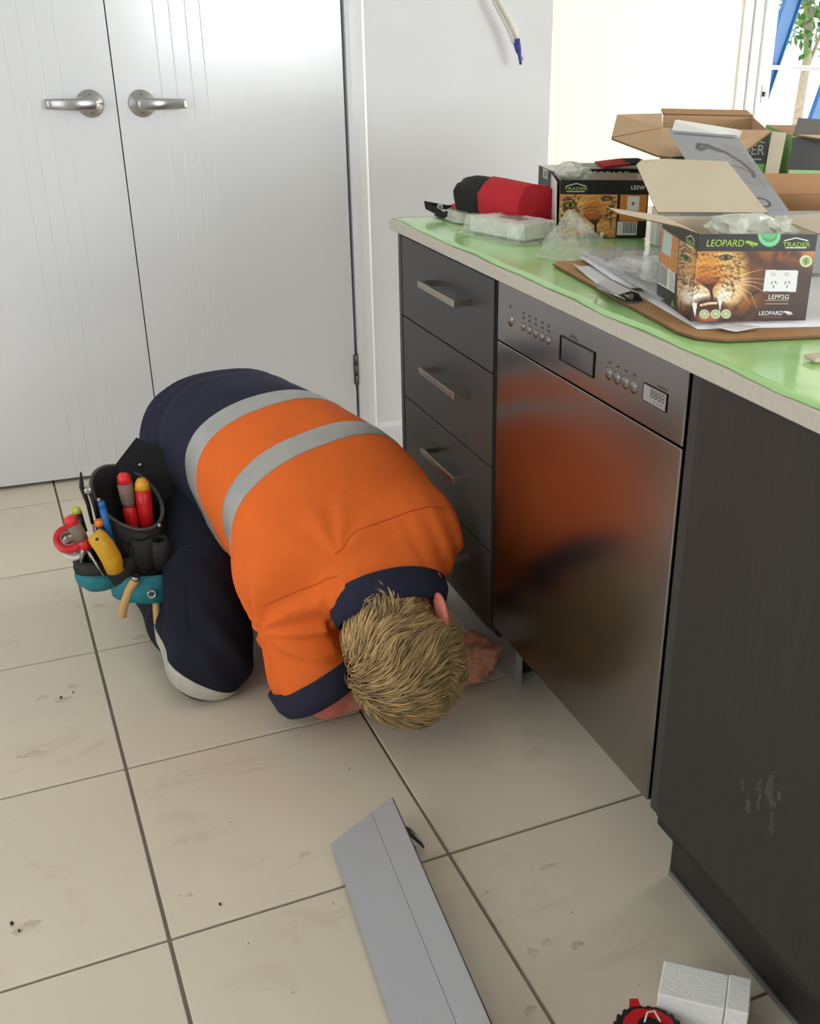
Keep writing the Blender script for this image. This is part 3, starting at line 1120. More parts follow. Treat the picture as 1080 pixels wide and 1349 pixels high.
def cone(P, a, b, ra, rb):
    a, b = np.array(a, float), np.array(b, float)
    ab = b - a
    t = np.clip((P - a) @ ab / (ab @ ab), 0, 1)
    return np.linalg.norm(P - a - t[:, None] * ab, axis=1) - (ra + (rb - ra) * t)


def chain(P, pts, rad, k=0.02):
    d = None
    for i in range(len(pts) - 1):
        c_ = cone(P, pts[i], pts[i + 1], rad[i], rad[i + 1])
        d = c_ if d is None else smin(d, c_, k)
    return d


def ellip(P, c, axes, r):
    w = (P - np.array(c)) @ np.array(axes).T
    r = np.array(r)
    k0 = np.linalg.norm(w / r, axis=1)
    k1 = np.linalg.norm(w / r ** 2, axis=1) + 1e-9
    return k0 * (k0 - 1) / k1


def catmull(pts, n):
    pts = np.array(pts, float)
    p = np.vstack([2 * pts[0] - pts[1], pts, 2 * pts[-1] - pts[-2]])
    out = []
    m = len(pts) - 1
    for s in np.linspace(0, m - 1e-6, n):
        i = int(s)
        t = s - i
        a, b, c, d = p[i], p[i + 1], p[i + 2], p[i + 3]
        out.append(0.5 * (2 * b + (c - a) * t + (2 * a - 5 * b + 4 * c - d) * t ** 2 + (3 * b - a - 3 * c + d) * t ** 3))
    return np.array(out)


def sweep(P, keys, n=90, grow=0.0):
    """keys rows: x,y,z, lateral half-width, half-depth, lateral axis xyz"""
    K = catmull(keys, n)
    C = K[:, :3]
    Tn = np.gradient(C, axis=0)
    Tn /= np.linalg.norm(Tn, axis=1)[:, None]
    Lx = K[:, 5:8] - (K[:, 5:8] * Tn).sum(1)[:, None] * Tn
    Lx /= np.linalg.norm(Lx, axis=1)[:, None]
    Nx = np.cross(Lx, Tn)
    best = np.full(len(P), 1e9)
    bi = np.zeros(len(P), int)
    P2 = (P ** 2).sum(1)
    for i in range(n):
        d = P2 - 2 * P @ C[i] + C[i] @ C[i]
        m = d < best
        best[m] = d[m]
        bi[m] = i
    w = P - C[bi]
    a = K[bi, 3] + grow
    b = K[bi, 4] + grow
    l = (w * Lx[bi]).sum(1) / a
    nn = (w * Nx[bi]).sum(1) / b
    t = (w * Tn[bi]).sum(1) / np.minimum(a, b)
    e = 2.35
    r = (np.abs(l) ** e + np.abs(nn) ** e) ** (1 / e)
    r = np.sqrt(r ** 2 + t ** 2)
    return (r - 1) * np.minimum(a, b)


# ---- pose
TORSO = [
    # x, y, z, half width, half depth, lateral axis
    (-0.405, 1.400, 0.300, 0.135, 0.110, 1, 0.20, 0.0),
    (-0.395, 1.340, 0.385, 0.168, 0.145, 1, 0.20, 0.0),
    (-0.375, 1.240, 0.440, 0.172, 0.145, 1, 0.20, 0.0),
    (-0.345, 1.110, 0.462, 0.176, 0.135, 1, 0.20, 0.02),
    (-0.305, 0.970, 0.448, 0.190, 0.132, 1, 0.20, 0.06),
    (-0.258, 0.840, 0.405, 0.202, 0.128, 1, 0.16, 0.10),
    (-0.226, 0.740, 0.362, 0.194, 0.112, 1, 0.08, 0.14),
    (-0.214, 0.668, 0.326, 0.155, 0.095, 1, 0.05, 0.10),
    (-0.205, 0.608, 0.295, 0.105, 0.078, 1, 0.05, 0.05),
]
SH_R, EL_R, WR_R = (-0.372, 0.755, 0.325), (-0.322, 0.690, 0.062), (-0.075, 0.690, 0.052)
SH_L, EL_L, WR_L = (-0.112, 0.715, 0.375), (-0.110, 0.900, 0.150), (-0.030, 0.760, 0.055)
HIP_R, KN_R, AN_R = (-0.455, 1.290, 0.370), (-0.515, 0.900, 0.078), (-0.578, 1.300, 0.065)
HIP_L, KN_L, AN_L = (-0.310, 1.310, 0.370), (-0.235, 0.990, 0.078), (-0.300, 1.390, 0.065)
NECK = (-0.208, 0.665, 0.335)
HC = np.array((-0.196, 0.568, 0.212))                       # centre of the skull
hu = np.array((0.04, -0.58, -0.80)); hu /= np.linalg.norm(hu)   # towards the crown
hl = np.array((0.66, -0.66, 0.36)); hl -= hl @ hu * hu; hl /= np.linalg.norm(hl)     # his left
hf = np.cross(hl, hu) * -1                                   # face direction
if hf[1] < 0:
    hf = -hf
HEAD = np.stack([hl, hf, hu])


def hp(l, f, u):
    return HC + hl * l + hf * f + hu * u


def f_head(P):
    d = ellip(P, hp(0, -0.012, 0.015), HEAD, (0.089, 0.108, 0.112))
    d = smin(d, ellip(P, hp(0, 0.030, -0.045), HEAD, (0.066, 0.076, 0.088)), 0.03)       # face
    d = smin(d, ellip(P, hp(0, 0.060, -0.105), HEAD, (0.045, 0.042, 0.030)), 0.03)       # jaw, chin
    d = smin(d, chain(P, [hp(0, 0.098, -0.020), hp(0, 0.122, -0.055), hp(0, 0.108, -0.062)], [0.010, 0.013, 0.012]), 0.012)   # nose
    d = smin(d, chain(P, [hp(-0.03, 0.098, -0.008), hp(0.03, 0.098, -0.008)], [0.010, 0.010]), 0.02)    # brow
    d = smin(d, chain(P, [hp(-0.02, 0.098, -0.088), hp(0, 0.104, -0.088), hp(0.02, 0.098, -0.088)], [0.006, 0.008, 0.006]), 0.01)  # lips
    for s in (-1, 1):
        d = np.maximum(d, -ellip(P, hp(s * 0.033, 0.106, -0.022), HEAD, (0.014, 0.010, 0.009)))          # eye sockets
        d = np.minimum(d, ellip(P, hp(s * 0.033, 0.092, -0.022), HEAD, (0.012, 0.012, 0.010)))           # eyes
    return d


def f_ear(P, s):
    a = np.stack([hl * 0.75 * s - hf * 0.66, hf * 0.83 + hl * 0.2 * s, hu])
    a[0] /= np.linalg.norm(a[0])
    a[2] = hu
    a[1] = np.cross(a[2], a[0])
    d = ellip(P, hp(s * 0.104, -0.008, -0.046), a, (0.030, 0.009, 0.036))
    d = np.maximum(d, -ellip(P, hp(s * 0.110, 0.003, -0.046), a, (0.017, 0.006, 0.023)))
    return d


def f_neck(P):
    return cone(P, NECK, hp(0, -0.02, -0.07), 0.066, 0.062)


def hand_fn(wr, d_, up, palm_n, side):
    """fist: d_ along the forearm, up towards the thumb side, palm_n out of the back of the hand"""
    wr, d_, up, pn = map(lambda v: np.array(v, float), (wr, d_, up, palm_n))
    d_ /= np.linalg.norm(d_)
    up -= up @ d_ * d_; up /= np.linalg.norm(up)
    pn = np.cross(d_, up); 
    if pn @ np.array(palm_n) < 0:
        pn = -pn

    def q(a, b, c):
        return wr + d_ * a + up * b + pn * c
    fingers = []
    for k, (b0, l1, l2, l3) in enumerate(((0.030, .040, .026, .020), (0.011, .044, .029, .021), (-0.008, .041, .027, .020), (-0.026, .033, .021, .018))):
        cu = (0.50, 0.65, 0.80, 0.95)[k]
        K = q(0.082 - 0.004 * k, b0, 0.008)
        a1 = 0.35 + cu * 0.6
        p1 = K + (d_ * math.cos(a1) - pn * math.sin(a1)) * l1
        a2 = a1 + 0.9 + cu * 0.5
        p2 = p1 + (d_ * math.cos(a2) - pn * math.sin(a2)) * l2
        a3 = a2 + 0.6
        p3 = p2 + (d_ * math.cos(a3) - pn * math.sin(a3)) * l3
        fingers.append(([K, p1, p2, p3], [0.0115, 0.0100, 0.0090, 0.0075]))
    thumb = ([q(0.022, 0.030, -0.008), q(0.055, 0.050, -0.016), q(0.085, 0.046, -0.022), q(0.108, 0.036, -0.026)], [0.014, 0.0125, 0.0105, 0.008])

    def f(P):
        d = ellip(P, q(0.046, 0.002, -0.004), np.stack([d_, up, pn]), (0.056, 0.044, 0.020))
        d = smin(d, cone(P, q(-0.05, 0, 0), q(0.02, 0, 0), 0.029, 0.027), 0.02)
        for pts, rad in fingers:
            d = smin(d, chain(P, pts, rad, 0.004), 0.006)
        d = smin(d, chain(P, thumb[0], thumb[1], 0.006), 0.010)
        # knuckle bumps
        for pts, rad in fingers:
            d = smin(d, np.linalg.norm(P - (pts[0] + pn * 0.004), axis=1) - 0.0095, 0.006)
        return d
    return f, fingers, thumb, (d_, up, pn)


hand_R, fing_R, thumb_R, axR = hand_fn(WR_R, (1, -0.16, 0.16), (-0.12, 0.35, 1), (-0.1, -1, 0.5), 1)
hand_L, fing_L, thumb_L, axL = hand_fn(WR_L, (0.45, -1, 0.1), (0.1, 0, 1), (-1, -0.3, 0.3), -1)


def f_arms(P):
    d = chain(P, [SH_R, EL_R, WR_R], [0.048, 0.044, 0.029], 0.02)
    return np.minimum(d, chain(P, [SH_L, EL_L, WR_L], [0.048, 0.044, 0.029], 0.02))


def f_legs(P, g=0.0):
    d = chain(P, [HIP_R, KN_R], [0.112 + g, 0.080 + g], 0.02)
    d = smin(d, chain(P, [KN_R, lerp3(KN_R, AN_R, .45), AN_R], [0.074 + g, 0.066 + g, 0.050 + g], 0.02), 0.03)
    e = chain(P, [HIP_L, KN_L], [0.112 + g, 0.080 + g], 0.02)
    e = smin(e, chain(P, [KN_L, lerp3(KN_L, AN_L, .45), AN_L], [0.074 + g, 0.066 + g, 0.050 + g], 0.02), 0.03)
    return smin(d, e, 0.04)


def lerp3(a, b, t):
    return tuple(np.array(a) * (1 - t) + np.array(b) * t)


def f_body(P):
    d = sweep(P, TORSO, 60, -0.030)
    d = smin(d, f_arms(P), 0.03)
    d = smin(d, f_legs(P, -0.018), 0.04)
    d = smin(d, f_neck(P), 0.03)
    d = smin(d, f_head(P), 0.02)
    for an, kn in ((AN_R, KN_R), (AN_L, KN_L)):
        v = np.array(an) - np.array(kn)
        v /= np.linalg.norm(v)
        d = smin(d, cone(P, an, np.array(an) + v * 0.14 - np.array((0, 0, .015)), 0.034, 0.026), 0.03)
    return d


bV, bF = surface_nets(lambda P: np.maximum(f_body(P), 0), (0, 0, 0), (0.01, 0.01, 0.01), 0.01) if False else (None, None)


def combine(parts):
    Vs, Fs, o = [], [], 0
    for V, F in parts:
        Vs.append(V)
        Fs.append(F + o)
        o += len(V)
    return np.concatenate(Vs), np.concatenate(Fs)


lo_b, hi_b = (-0.72, 0.42, 0.004), (0.04, 1.62, 0.60)
main = surface_nets(f_body, lo_b, hi_b, 0.008)
# finer skin where it shows: head and ears, right forearm with its hand, left hand
f_hd = lambda P: np.minimum(np.minimum(f_ear(P, -1), f_ear(P, 1)), smin(f_head(P), f_neck(P), 0.03))
fine_head = surface_nets(f_hd, HC - 0.17, HC + 0.17, 0.0042)
f_fr = lambda P: smin(chain(P, [EL_R, WR_R], [0.0465, 0.0295], 0.02), hand_R(P), 0.012)
fine_R = surface_nets(f_fr, (-0.44, 0.58, 0.003), (0.10, 0.80, 0.16), 0.0026)
f_fl = lambda P: smin(chain(P, [lerp3(EL_L, WR_L, .6), WR_L], [0.034, 0.0295], 0.02), hand_L(P), 0.012)
fine_L = surface_nets(f_fl, (-0.14, 0.58, 0.003), (0.10, 0.88, 0.16), 0.003)
bV, bF = combine([main, fine_head, fine_R, fine_L])
person = mesh('person', bV, bF, 'skin', smooth=True)
tag(person, 'person in orange and navy work shirt kneeling bent over at the dishwasher', 'person')
person.data.materials.append(MATS['ear_skin'])
# ears have redder skin than the rest
mi = np.zeros(len(bF), dtype=np.int32)
cent = bV[bF].mean(1)
mi[(np.abs((cent - HC) @ hl) > 0.086) & (((cent - HC) @ hf) < 0.03)] = 1
person.data.polygons.foreach_set('material_index', mi)

# nails on the visible hand
mat('nail', rgb(222, 176, 158), 0.35, var=0.03)
for (pts, rad) in list(fing_R) + [thumb_R]:
    d_ = Vector(pts[3] - pts[2]).normalized()
    out = Vector(axR[0]) * 0.6 - Vector(axR[2]) * 0.2
    out = (out - d_ * out.dot(d_)).normalized()
    c_ = Vector(pts[3]) + out * rad[3] * 0.9
    s_ = d_.cross(out).normalized()
    bmn = bmesh.new()
    bmn.faces.new([bmn.verts.new(c_ + d_ * 0.006 * math.cos(a) + s_ * 0.005 * math.sin(a) + out * 0.0006) for a in np.linspace(0, 6.283, 11)[:-1]])
    bm_obj('fingernail', bmn, 'nail', person)


# ---- shirt
def folds(P):
    d = 0.0045 * noise3(P, 17, 21) + 0.0028 * noise3(P, 38, 22)
    # drag lines that fan out from the right armpit and run over the right flank
    A = np.array((-0.395, 0.700, 0.230))
    w = P - A
    r = np.linalg.norm(w, axis=1)
    ang = np.arctan2(w[:, 1], w[:, 2])
    d += 0.0075 * np.sin(ang * 10 + 2.0 * noise3(P, 12, 8)) * np.exp(-(r / 0.17) ** 2) * (1 - np.exp(-(r / 0.05) ** 2))
    # collar-bone drag near the neck
    B = np.array((-0.30, 0.62, 0.36))
    w = P - B
    r = np.linalg.norm(w, axis=1)
    ang = np.arctan2(w[:, 0], w[:, 1])
    d += 0.0040 * np.sin(ang * 9 + 1.0) * np.exp(-(r / 0.13) ** 2) * (1 - np.exp(-(r / 0.06) ** 2))
    # left shoulder gathers under the yoke
    C = np.array((-0.06, 0.66, 0.33))
    w = P - C
    r = np.linalg.norm(w, axis=1)
    d += 0.0045 * np.sin(w[:, 0] * 150 + w[:, 2] * 40) * np.exp(-(r / 0.10) ** 2)
    # soft creases round the waist
    s = (P - np.array((-0.39, 1.27, 0.42))) @ np.array((0.2, -0.95, 0.2))
    d += 0.0045 * np.sin(s * 95 + 6 * noise3(P, 8, 31)) * np.exp(-(s / 0.09) ** 2)
    return d


CUFF_R = tuple(np.array(lerp3(SH_R, EL_R, 0.80)) + np.array((-0.004, 0.0, 0.0)))
CUFF_L = lerp3(SH_L, EL_L, 0.80)


def f_sleeves(P, g=0.0):
    n = np.array(EL_R) - np.array(SH_R); n /= np.linalg.norm(n)
    n = n + np.array((0.25, -0.15, 0)); n /= np.linalg.norm(n)
    d = chain(P, [lerp3(SH_R, (-0.25, .8, .38), .3), SH_R, CUFF_R, lerp3(SH_R, EL_R, 1.1)], [0.09 + g, 0.088 + g, 0.088 + g, 0.088 + g], 0.03)
    d = np.maximum(d, (P - np.array(CUFF_R)) @ n - 0.004)
    m = np.array(EL_L) - np.array(SH_L); m /= np.linalg.norm(m)
    e = chain(P, [SH_L, CUFF_L, EL_L], [0.078 + g, 0.070 + g, 0.066 + g], 0.03)
    e = np.maximum(e, (P - np.array(CUFF_L)) @ m - 0.012)
    return d, e


def f_shirt(P):
    d = sweep(P, TORSO, 90, 0.0)
    # loose hem: opens under the belly
    d = smin(d, cone(P, (-0.34, 1.18, 0.36), (-0.30, 0.95, 0.33), 0.15, 0.15), 0.05)
    r, l = f_sleeves(P)
    d = smin(d, r, 0.045)
    d = smin(d, l, 0.05)
    d = np.maximum(d, P[:, 0] + 0.042)
    # cut the underside of the hips where the shirt ends
    hem = (P - np.array((-0.45, 1.30, 0.285))) @ np.array((0.05, 0.40, -0.92))
    d = np.maximum(d, hem)
    # neck opening
    nv = hp(0, -0.02, -0.07) - np.array(NECK)
    nv /= np.linalg.norm(nv)
    w = P - hp(0, -0.014, -0.092)
    h_ = w @ nv
    rr = np.linalg.norm(w - h_[:, None] * nv, axis=1)
    d = np.where(rr < 0.125, np.maximum(d, h_ - 0.010), d)
    d = np.maximum(d, -np.maximum(rr - 0.076, -h_ - 0.03))
    return d + folds(P)


sV, sF = surface_nets(f_shirt, (-0.66, 0.52, 0.03), (0.02, 1.58, 0.66), 0.0065)
sbm = bmesh.new()
_vs = [sbm.verts.new(v) for v in sV]
for f_ in sF:
    try:
        ff = sbm.faces.new([_vs[k] for k in f_])
        ff.smooth = True
    except ValueError:
        pass


def plane(p, n):
    n = Vector(n).normalized()
    return Vector(p), n


BAND1 = [plane((-0.345, 1.040, 0.55), (0.26, -0.92, -0.16)), plane((-0.335, 0.988, 0.55), (0.26, -0.92, -0.16))]
BAND2 = [plane((-0.320, 0.868, 0.52), (0.27, -0.92, -0.10)), plane((-0.310, 0.822, 0.52), (0.27, -0.92, -0.10))]
for p_, n_ in BAND1 + BAND2:
    bmesh.ops.bisect_plane(sbm, geom=sbm.verts[:] + sbm.edges[:] + sbm.faces[:], plane_co=p_, plane_no=n_, dist=1e-5)


def side(c, pl):
    return (c - pl[0]).dot(pl[1])


sbm.normal_update()
for f_ in sbm.faces:
    c_ = f_.calc_center_median()
    f_.material_index = 1 if side(c_, BAND1[0]) < 0 else 0
    f_.smooth = True


def band_mesh(b0, b1, name, m):
    bm = bmesh.new()
    mp_ = {}
    for f in sbm.faces:
        c_ = f.calc_center_median()
        if side(c_, b0) > 0 and side(c_, b1) < 0:
            vs = []
            for v in f.verts:
                if v not in mp_:
                    mp_[v] = bm.verts.new(v.co + v.normal * 0.0016)
                vs.append(mp_[v])
            g = bm.faces.new(vs)
            g.smooth = True
    rb = [e for e in bm.edges if e.is_boundary]
    ex = bmesh.ops.extrude_edge_only(bm, edges=rb)
    back = {v2: v1 for v1, v2 in mp_.items()}
    bm.normal_update()
    ne = [v for v in ex['geom'] if isinstance(v, bmesh.types.BMVert)]
    src = {}
    for v in ne:
        for e in v.link_edges:
            o_ = e.other_vert(v)
            if o_ in back:
                src[v] = back[o_]
    for v, s0 in src.items():
        v.co = s0.co - s0.normal * 0.0008
    return bm_obj_keep(name, bm, m)


def bm_obj_keep(name, bm, m):
    vs = [v.co[:] for v in bm.verts]
    bm.verts.index_update()
    fs = [[v.index for v in f.verts] for f in bm.faces]
    bm.free()
    return vs, fs, name, m


b1 = band_mesh(BAND1[0], BAND1[1], 'reflective_band', 'silver_tape')
b2 = band_mesh(BAND2[0], BAND2[1], 'reflective_band', 'silver_tape')
vs = [v.co[:] for v in sbm.verts]
sbm.verts.index_update()
fs = [[v.index for v in f.verts] for f in sbm.faces]
mis = [f.material_index for f in sbm.faces]
sbm.free()
shirt = mesh('work_shirt', vs, fs, ['orange_cotton', 'navy_cotton'], person, smooth=True, mi=mis)
tag(shirt, 'bright orange work shirt with navy lower back')
for b in (b1, b2):
    o = mesh(b[2], b[0], b[1], b[3], shirt, smooth=True)
    tag(o, 'silver reflective band')


def project_line(pts, lift=0.0006):
    return pts


from mathutils.bvhtree import BVHTree
_bvh = BVHTree.FromPolygons([Vector(v) for v in vs], fs)


def seam(pts, axis_pt, name, m, r=0.0008, n=60):
    '''stitched seam: curve dropped on to the shirt surface'''
    K = catmull(pts, n)
    out = []
    for p in K:
        h = _bvh.find_nearest(Vector(p))
        out.append(h[0] + h[1] * 0.0006 if h[1].dot(Vector(p) - Vector(axis_pt)) > 0 else h[0])
    bm = bmesh.new()
    add_tube(bm, out, r, 6)
    return bm_obj(name, bm, m, shirt)


seam([(-0.30, 0.640, 0.395), (-0.25, 0.655, 0.425), (-0.19, 0.660, 0.44), (-0.12, 0.665, 0.45), (-0.05, 0.680, 0.43)], (-0.22, 0.8, 0.35), 'yoke_seam', 'seam_orange')
seam([(-0.30, 0.620, 0.36), (-0.35, 0.645, 0.34), (-0.41, 0.690, 0.31), (-0.455, 0.760, 0.28)], (-0.3, 0.8, 0.33), 'sleeve_seam', 'seam_orange')

# navy collar: a band standing round the neck
cbm = bmesh.new()
cn = hp(0, -0.014, -0.092)
cax = hp(0, -0.02, -0.07) - np.array(NECK)
cax /= np.linalg.norm(cax)
ca = np.cross(cax, (0, 0, 1)); ca /= np.linalg.norm(ca)
cb = np.cross(ca, cax)
rows = []
for (h_, r1) in ((-0.026, 0.102), (-0.006, 0.103), (0.012, 0.099), (0.030, 0.092), (0.031, 0.087), (0.010, 0.086), (-0.03, 0.086)):
    row = []
    for k in range(36):
        a_ = 2 * math.pi * k / 36
        rr = r1 * (1 + 0.03 * math.sin(3 * a_ + h_ * 40))
        row.append(cbm.verts.new(Vector(cn + cax * (h_ + 0.006 * math.sin(2 * a_ + 1)) + ca * rr * 1.13 * math.cos(a_) + cb * rr * 0.95 * math.sin(a_))))
    rows.append(row)
for r1, r2 in zip(rows, rows[1:]):
    for k in range(36):
        f_ = cbm.faces.new((r1[k], r1[(k + 1) % 36], r2[(k + 1) % 36], r2[k]))
        f_.smooth = True
tag(bm_obj('collar', cbm, 'navy_cotton', shirt), 'navy collar')


def cuff(c0, sh, el, r, tilt, name='cuff'):
    c0, sh, el = Vector(c0), Vector(sh), Vector(el)
    n = (el - sh).normalized()
    n = (n + Vector(tilt)).normalized()
    a_ = n.cross(Vector((0, 1, 0.2))).normalized()
    b_ = n.cross(a_)
    bm = bmesh.new()
    rows = []
    for h_, rr in ((-0.042, r + 0.002), (-0.040, r + 0.012), (-0.004, r + 0.012), (0.016, r + 0.004), (0.018, r - 0.004), (-0.01, r - 0.012)):
        rows.append([bm.verts.new(c0 + n * h_ + (a_ * math.cos(t) + b_ * math.sin(t)) * (rr + 0.003 * math.sin(4 * t + 1))) for t in np.linspace(0, 6.2832, 33)[:-1]])
    for r1, r2 in zip(rows, rows[1:]):
        for k in range(32):
            f = bm.faces.new((r1[k], r1[(k + 1) % 32], r2[(k + 1) % 32], r2[k]))
            f.smooth = True
    return bm_obj(name, bm, 'navy_cotton', shirt)


tag(cuff(Vector(CUFF_R) + (Vector(EL_R) - Vector(SH_R)).normalized() * 0.030 + Vector((0.006, -0.004, 0)), SH_R, EL_R, 0.0925, (0.25, -0.15, 0)), 'navy sleeve cuff')
tag(cuff(Vector(CUFF_L) + (Vector(EL_L) - Vector(SH_L)).normalized() * 0.03, SH_L, EL_L, 0.068, (0, 0, 0)), 'navy sleeve cuff')


# ---- trousers
def f_trouser(P):
    d = f_legs(P, 0.004)
    d = smin(d, ellip(P, (-0.395, 1.345, 0.345), np.eye(3), (0.172, 0.130, 0.125)), 0.05)
    v = P - np.array(KN_R)
    d = d + 0.0050 * noise3(P, 20, 41) + 0.0034 * noise3(P, 45, 42)
    # folds behind and at the side of the bent knee
    s = v @ np.array((-0.2, 0.5, -0.6))
    d += 0.0060 * np.sin(s * 80 + 4 * noise3(P, 10, 44)) * np.exp(-((P[:, 2] - 0.2) / 0.11) ** 2)
    q_ = P @ np.array((0.75, 0.35, 0.45))
    d += 0.0035 * np.sin(q_ * 110 + 5 * noise3(P, 9, 45)) * np.exp(-((P[:, 2] - 0.12) / 0.10) ** 2)
    # open cuffs
    for an, kn in ((AN_R, KN_R), (AN_L, KN_L)):
        w = np.array(an) - np.array(kn)
        w /= np.linalg.norm(w)
        cut = (P - np.array(an)) @ w - 0.015
        d = np.where(np.abs((P - np.array(an))[:, 0]) < 0.13, np.maximum(d, np.where(P[:, 2] < 0.16, cut, d)), d)
    return np.maximum(d, 0.004 - P[:, 2])


tV, tF = surface_nets(f_trouser, (-0.72, 0.80, 0.0), (-0.06, 1.56, 0.52), 0.0065)
tbm = bmesh.new()
_vs = [tbm.verts.new(v) for v in tV]
for f_ in tF:
    try:
        tbm.faces.new([_vs[k] for k in f_])
    except ValueError:
        pass
KB0 = plane((-0.52, 0.86, 0.050), (-0.60, 0.10, -1.0))
KB1 = plane((-0.52, 0.86, 0.012), (-0.45, 0.10, -1.0))
for p_, n_ in (KB0, KB1):
    bmesh.ops.bisect_plane(tbm, geom=tbm.verts[:] + tbm.edges[:] + tbm.faces[:], plane_co=p_, plane_no=n_, dist=1e-5)
tbm.normal_update()
kbm = bmesh.new()
mp_ = {}
for f_ in tbm.faces:
    f_.smooth = True
    c_ = f_.calc_center_median()
    f_.material_index = 0
    if side(c_, KB0) > 0 and side(c_, KB1) < 0 and c_.y < 1.02 and c_.x < -0.40:
        vv = []
        for v in f_.verts:
            if v not in mp_:
                mp_[v] = kbm.verts.new(v.co + v.normal * 0.002)
            vv.append(mp_[v])
        kbm.faces.new(vv).smooth = True
kband = bm_obj_keep('knee_band', kbm, 'dirty_tape')
vs = [v.co[:] for v in tbm.verts]
tbm.verts.index_update()
fs = [[v.index for v in f.verts] for f in tbm.faces]
tbm.free()
trousers = mesh('trousers', vs, fs, 'navy_trouser', person, smooth=True)
tag(trousers, 'dusty navy work trousers')
o = mesh(kband[2], kband[0], kband[1], kband[3], trousers, smooth=True)
o.modifiers.new('thickness', 'SOLIDIFY').thickness = 0.001
tag(o, 'dirty silver reflective knee band')


_tb = BVHTree.FromPolygons([Vector(v) for v in vs], fs)


def leg_seam(pts, name='seam', r=0.0012):
    K = catmull(pts, 40)
    out = []
    for p in K:
        h = _tb.find_nearest(Vector(p))
        out.append(h[0])
    bm = bmesh.new()
    add_tube(bm, out, r, 6)
    return bm_obj(name, bm, 'navy_cotton', trousers)


leg_seam([(-0.60, 1.12, 0.30), (-0.60, 1.02, 0.22), (-0.615, 0.95, 0.14), (-0.60, 0.88, 0.06)])
leg_seam([(-0.56, 1.02, 0.31), (-0.50, 0.98, 0.30), (-0.44, 0.97, 0.29)])


def patch(corners, name, n=14, lift=0.0035):
    '''pocket: a cloth patch laid on the trouser leg'''
    a, b, c, d = [np.array(p, float) for p in corners]
    V = []
    for i in range(n + 1):
        for j in range(n + 1):
            s, t = i / n, j / n
            p = a * (1 - s) * (1 - t) + b * s * (1 - t) + c * s * t + d * (1 - s) * t
            h = _tb.find_nearest(Vector(p))
            e = lift * (0.1 if i in (0, n) or j in (0, n) else 1.0)
            nn = h[1] if h[1].dot(Vector((-0.5, -0.8, 0.2))) > 0 else -h[1]
            V.append(h[0] + nn * e)
    F = [(i * (n + 1) + j, (i + 1) * (n + 1) + j, (i + 1) * (n + 1) + j + 1, i * (n + 1) + j + 1) for i in range(n) for j in range(n)]
    return mesh(name, V, F, 'navy_trouser', trousers, smooth=True)


patch([(-0.60, 1.00, 0.24), (-0.54, 0.95, 0.235), (-0.54, 0.90, 0.12), (-0.60, 0.93, 0.11)], 'thigh_pocket')


# ---- boots
def boot(an, kn):
    an, kn = np.array(an), np.array(kn)
    v = an - kn
    v[2] = 0
    v /= np.linalg.norm(v)
    s = np.cross(v, (0, 0, 1))

    def f(P):
        d = chain(P, [an + v * -0.05, an + v * 0.03], [0.050, 0.056], 0.02)
        d = smin(d, cone(P, an + v * 0.05 + np.array((0, 0, 0.012)), an + v * 0.13 - np.array((0, 0, 0.01)), 0.052, 0.044), 0.03)
        return np.maximum(d, 0.003 - P[:, 2])
    c = an + v * 0.05
    V, F = surface_nets(f, c - 0.17, c + 0.17, 0.007)
    bt = mesh('boot', V, F, 'boot_brown', person, smooth=True)
    bm = bmesh.new()
    # sole: plate facing backwards-up at the end of the foot
    pts = []
    M = frame(an + v * 0.085 + np.array((0, 0, 0.055)), s, v * 0.9 + np.array((0, 0, -0.25)))
    poly = []
    for t in np.linspace(0, 6.2832, 25)[:-1]:
        poly.append((0.043 * math.cos(t), 0.07 * math.sin(t)))
    add_prism(bm, poly, M, 0.012)
    bm_obj('sole', bm, 'boot_sole', bt)
    return bt


boot(AN_R, KN_R)
boot(AN_L, KN_L)

# ---- hair: scalp cap and many curved tufts flowing from a whorl
def f_cap(P):
    d = ellip(P, hp(0, -0.014, 0.017), HEAD, (0.097, 0.117, 0.121))
    d = smin(d, cone(P, hp(0, -0.026, -0.03), hp(0, -0.030, -0.115), 0.082, 0.073), 0.02)
    face = (P - HC) @ hf - 0.045 - 0.35 * np.maximum((P - HC) @ hu, -0.13)
    low = -((P - HC) @ hu) - 0.112
    d = np.maximum(d, np.maximum(face, low))
    for s in (-1, 1):
        d = np.maximum(d, -(np.linalg.norm(P - hp(s * 0.10, 0.004, -0.044), axis=1) - 0.034))
    return d + 0.004 * noise3(P, 70, 60)


cV, cF = surface_nets(f_cap, HC - 0.15, HC + 0.16, 0.006)
cap = mesh('hair', cV, cF, 'scalp_hair', person, smooth=True)
tag(cap, 'tousled dirty blond hair')

rg = np.random.default_rng(3)
NS = 7000
d_ = rg.normal(size=(NS * 3, 3))
d_ /= np.linalg.norm(d_, axis=1)[:, None]
loc = d_ * np.array((0.095, 0.115, 0.119)) + np.array((0, -0.014, 0.017))
keep = (loc[:, 1] < 0.040 + 0.35 * loc[:, 2]) & (loc[:, 2] > -0.098)
keep &= np.linalg.norm(np.abs(loc) * np.array((1, 0, 0)) + loc * np.array((0, 1, 1)) - np.array((0.095, 0.0, -0.042)), axis=1) > 0.036
loc = loc[keep][:NS]
nl = loc / np.array((0.095, 0.115, 0.119)) ** 2
